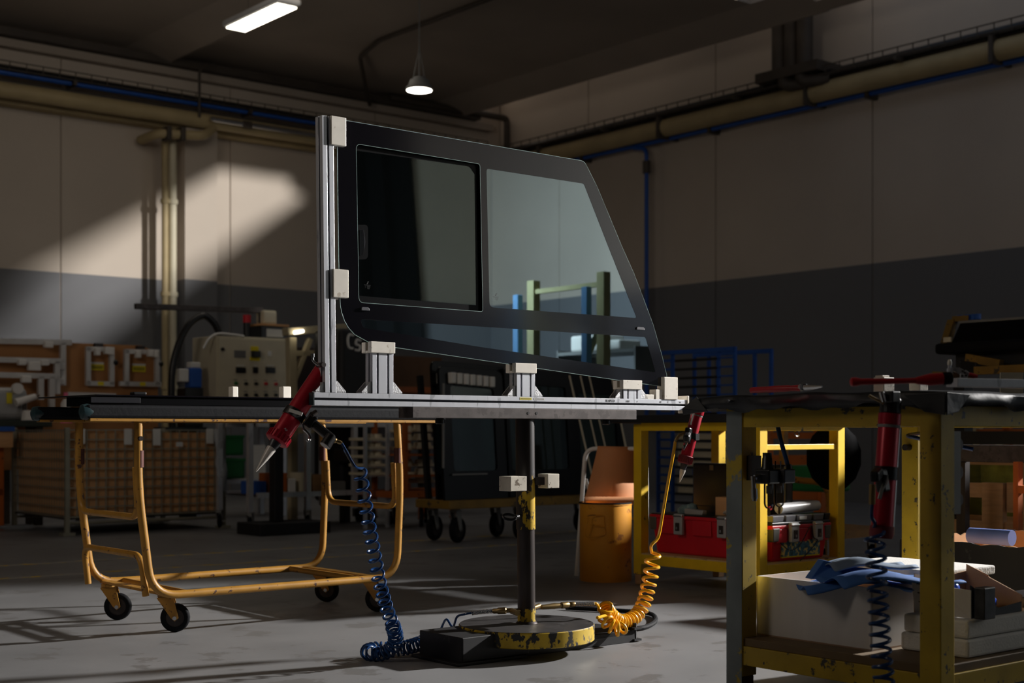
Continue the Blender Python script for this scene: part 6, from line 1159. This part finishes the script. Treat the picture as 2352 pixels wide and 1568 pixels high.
a = cr(2195, 1062); b = cr(2420, 1020); SB = thing('steel_beam', 'grey steel beam with black rollers above the timber crate', 'beam', ((UCr-.3), (a.y+b.y)/2, a.z)); za = Vector(pu(2200, 1060, UCr-.3)).z; zb_ = Vector(pu(2200, 1021, UCr-.3)).z; part('beam_web', MB().box(UCr-.3, UCr-.24, pu(2420, 0, UCr-.3)[1], pu(2186, 0, UCr-.3)[1], za, zb_), 'rawsteel', SB, bev=.003)
for y in (0,): part('post', MB().box(UCr-.3, UCr-.24, pu(2420, 0, UCr-.3)[1], pu(2405, 0, UCr-.3)[1], 0, za), 'rawsteel', SB); part('post', MB().box(UCr-.26, UCr-.22, pu(2186, 0, UCr-.3)[1]-.05, pu(2186, 0, UCr-.3)[1], 0, za), 'darksteel', SB)
p = pu(2338, 1150, 6.0); T = thing('orange_post_rack', 'slim orange post with a cross arm at the right edge of the photograph', 'rack', (6.0, p[1], 0)); part('post', MB().box(5.98, 6.02, p[1]-.013, p[1]+.013, 0, pu(2338, 1060, 6.0)[2]), 'orange', T); part('arm', MB().box(5.98, 6.02, p[1]-.4, p[1], pu(2338, 1132, 6.0)[2], pu(2338, 1114, 6.0)[2]), 'orange', T); part('foot', MB().box(5.7, 6.3, p[1]-.02, p[1]+.02, 0, .03), 'orange', T)
# glass sheets stored in the crate and shelving behind
a = pu(2220, 1100, 7.0); b = pu(2330, 1068, 7.0); solo('green_glass_sheet', 'greenish glass sheet edge showing yellow behind the timber crate', 'glass sheet', MB().box(7.0, 7.02, b[1], a[1], a[2]-.2, b[2]), mat('olive_glass', (110, 112, 52), .25, var=.5, scale=9), bev=.001)
SH = thing('far_shelving', 'shelving with pale boxes seen under the near table at the right edge', 'shelving', (9.5, 4.6, 0)); s_ = lambda x, y: Vector(pu(x, y, 9.5))
for x in (2242, 2310, 2400): part('post', MB().box(9.5, 9.55, s_(x, 0).y-.03, s_(x, 0).y+.03, 0, 1.15), 'creamd' if x == 2242 else 'orange', SH)
for y in (1022, 985): part('shelf_board', MB().box(9.5, 9.9, s_(2420, 0).y, s_(2242, 0).y, s_(2300, y).z-.03, s_(2300, y).z), 'orange', SH)
part('stored_board', MB().box(9.52, 9.56, s_(2277, 0).y, s_(2258, 0).y, s_(0+2260, 1020).z, s_(2260, 984).z), 'card', SH)
for x0, x1 in ((2286, 2306), (2288, 2310)): pass
for i, y in enumerate((1000, 1017)): part('stored_box', MB().box(9.5, 9.7, s_(2318, 0).y, s_(2286, 0).y, s_(2300, y).z-.03, s_(2300, y).z+.03), 'tray', SH)
# ================================================================== out of the picture: what the window mirrors
YR = thing('yellow_glass_rack', 'yellow glass rack with blue foam posts, seen mirrored in the window', 'rack', (8.1, -.7, 0))
for v, zt_ in ((-1.17, 2.2), (-.26, 2.2)):
    part('post', MB().box(8.0, 8.08, v-.045, v+.045, 0, zt_), 'cream_post', YR, bev=.003); part('foam_strip', MB().box(7.93, 7.99, v-.16, v-.09, .9, zt_-.12), 'palefoam', YR, bev=.006); part('foot', MB().box(7.6, 8.5, v-.05, v+.05, 0, .08), 'cream_post', YR)
for z in (2.1, 1.78, .5): part('rail', MB().box(8.02, 8.06, -1.13, -.3, z-.02, z+.02), 'cream_post', YR)
part('brace', MB().bar((8.05, -1.13, .55), (8.05, -.3, 1.75), .04, .04), 'cream_post', YR)
PB = thing('packing_shelf', 'grey shelf unit with white packages, seen mirrored in the window', 'shelf', (8.95, -1.1, 0))
for v in (-1.6, -.56): part('side', MB().box(8.7, 9.2, v-.01, v+.01, 0, 1.62), 'greyplastic', PB)
for z in (.3, .75, 1.2, 1.6): part('shelf', MB().box(8.7, 9.2, -1.6, -.56, z-.03, z), 'greyplastic', PB)
for v0, v1, h0, lab in ((-1.44, -1.0, .15, 'longer white foam package on the grey shelf unit'), (-.98, -.78, .09, 'shorter white foam package on the grey shelf unit')): solo('foam_package', lab, 'package', MB().box(8.72, 9.0, v0, v1, 1.601, 1.60+h0), 'foam', bev=.02)
CU = thing('dark_backdrop', 'unseen black sheet added to darken the left of the window reflection', 'backdrop', (8.8, -8.7, 0)); mb_c = MB(); n = 70  # added out of view to darken part of the window reflection
mb_c.add([(5.2+6.8*i/n+(.0 if k else .5*(i/n)), -8.75+.07*sin(i*1.3), .03+6.0*k) for i in range(n+1) for k in (0, 1)], [(i*2, i*2+2, i*2+3, i*2+1) for i in range(n)])
part('cloth', mb_c, mat('black_cloth', (12, 12, 13), .9), CU, smooth=True); part('rail', MB().cyl((5.1, -8.75, 6.05), (12.6, -8.75, 6.05), .03, n=10), 'pipe', CU)
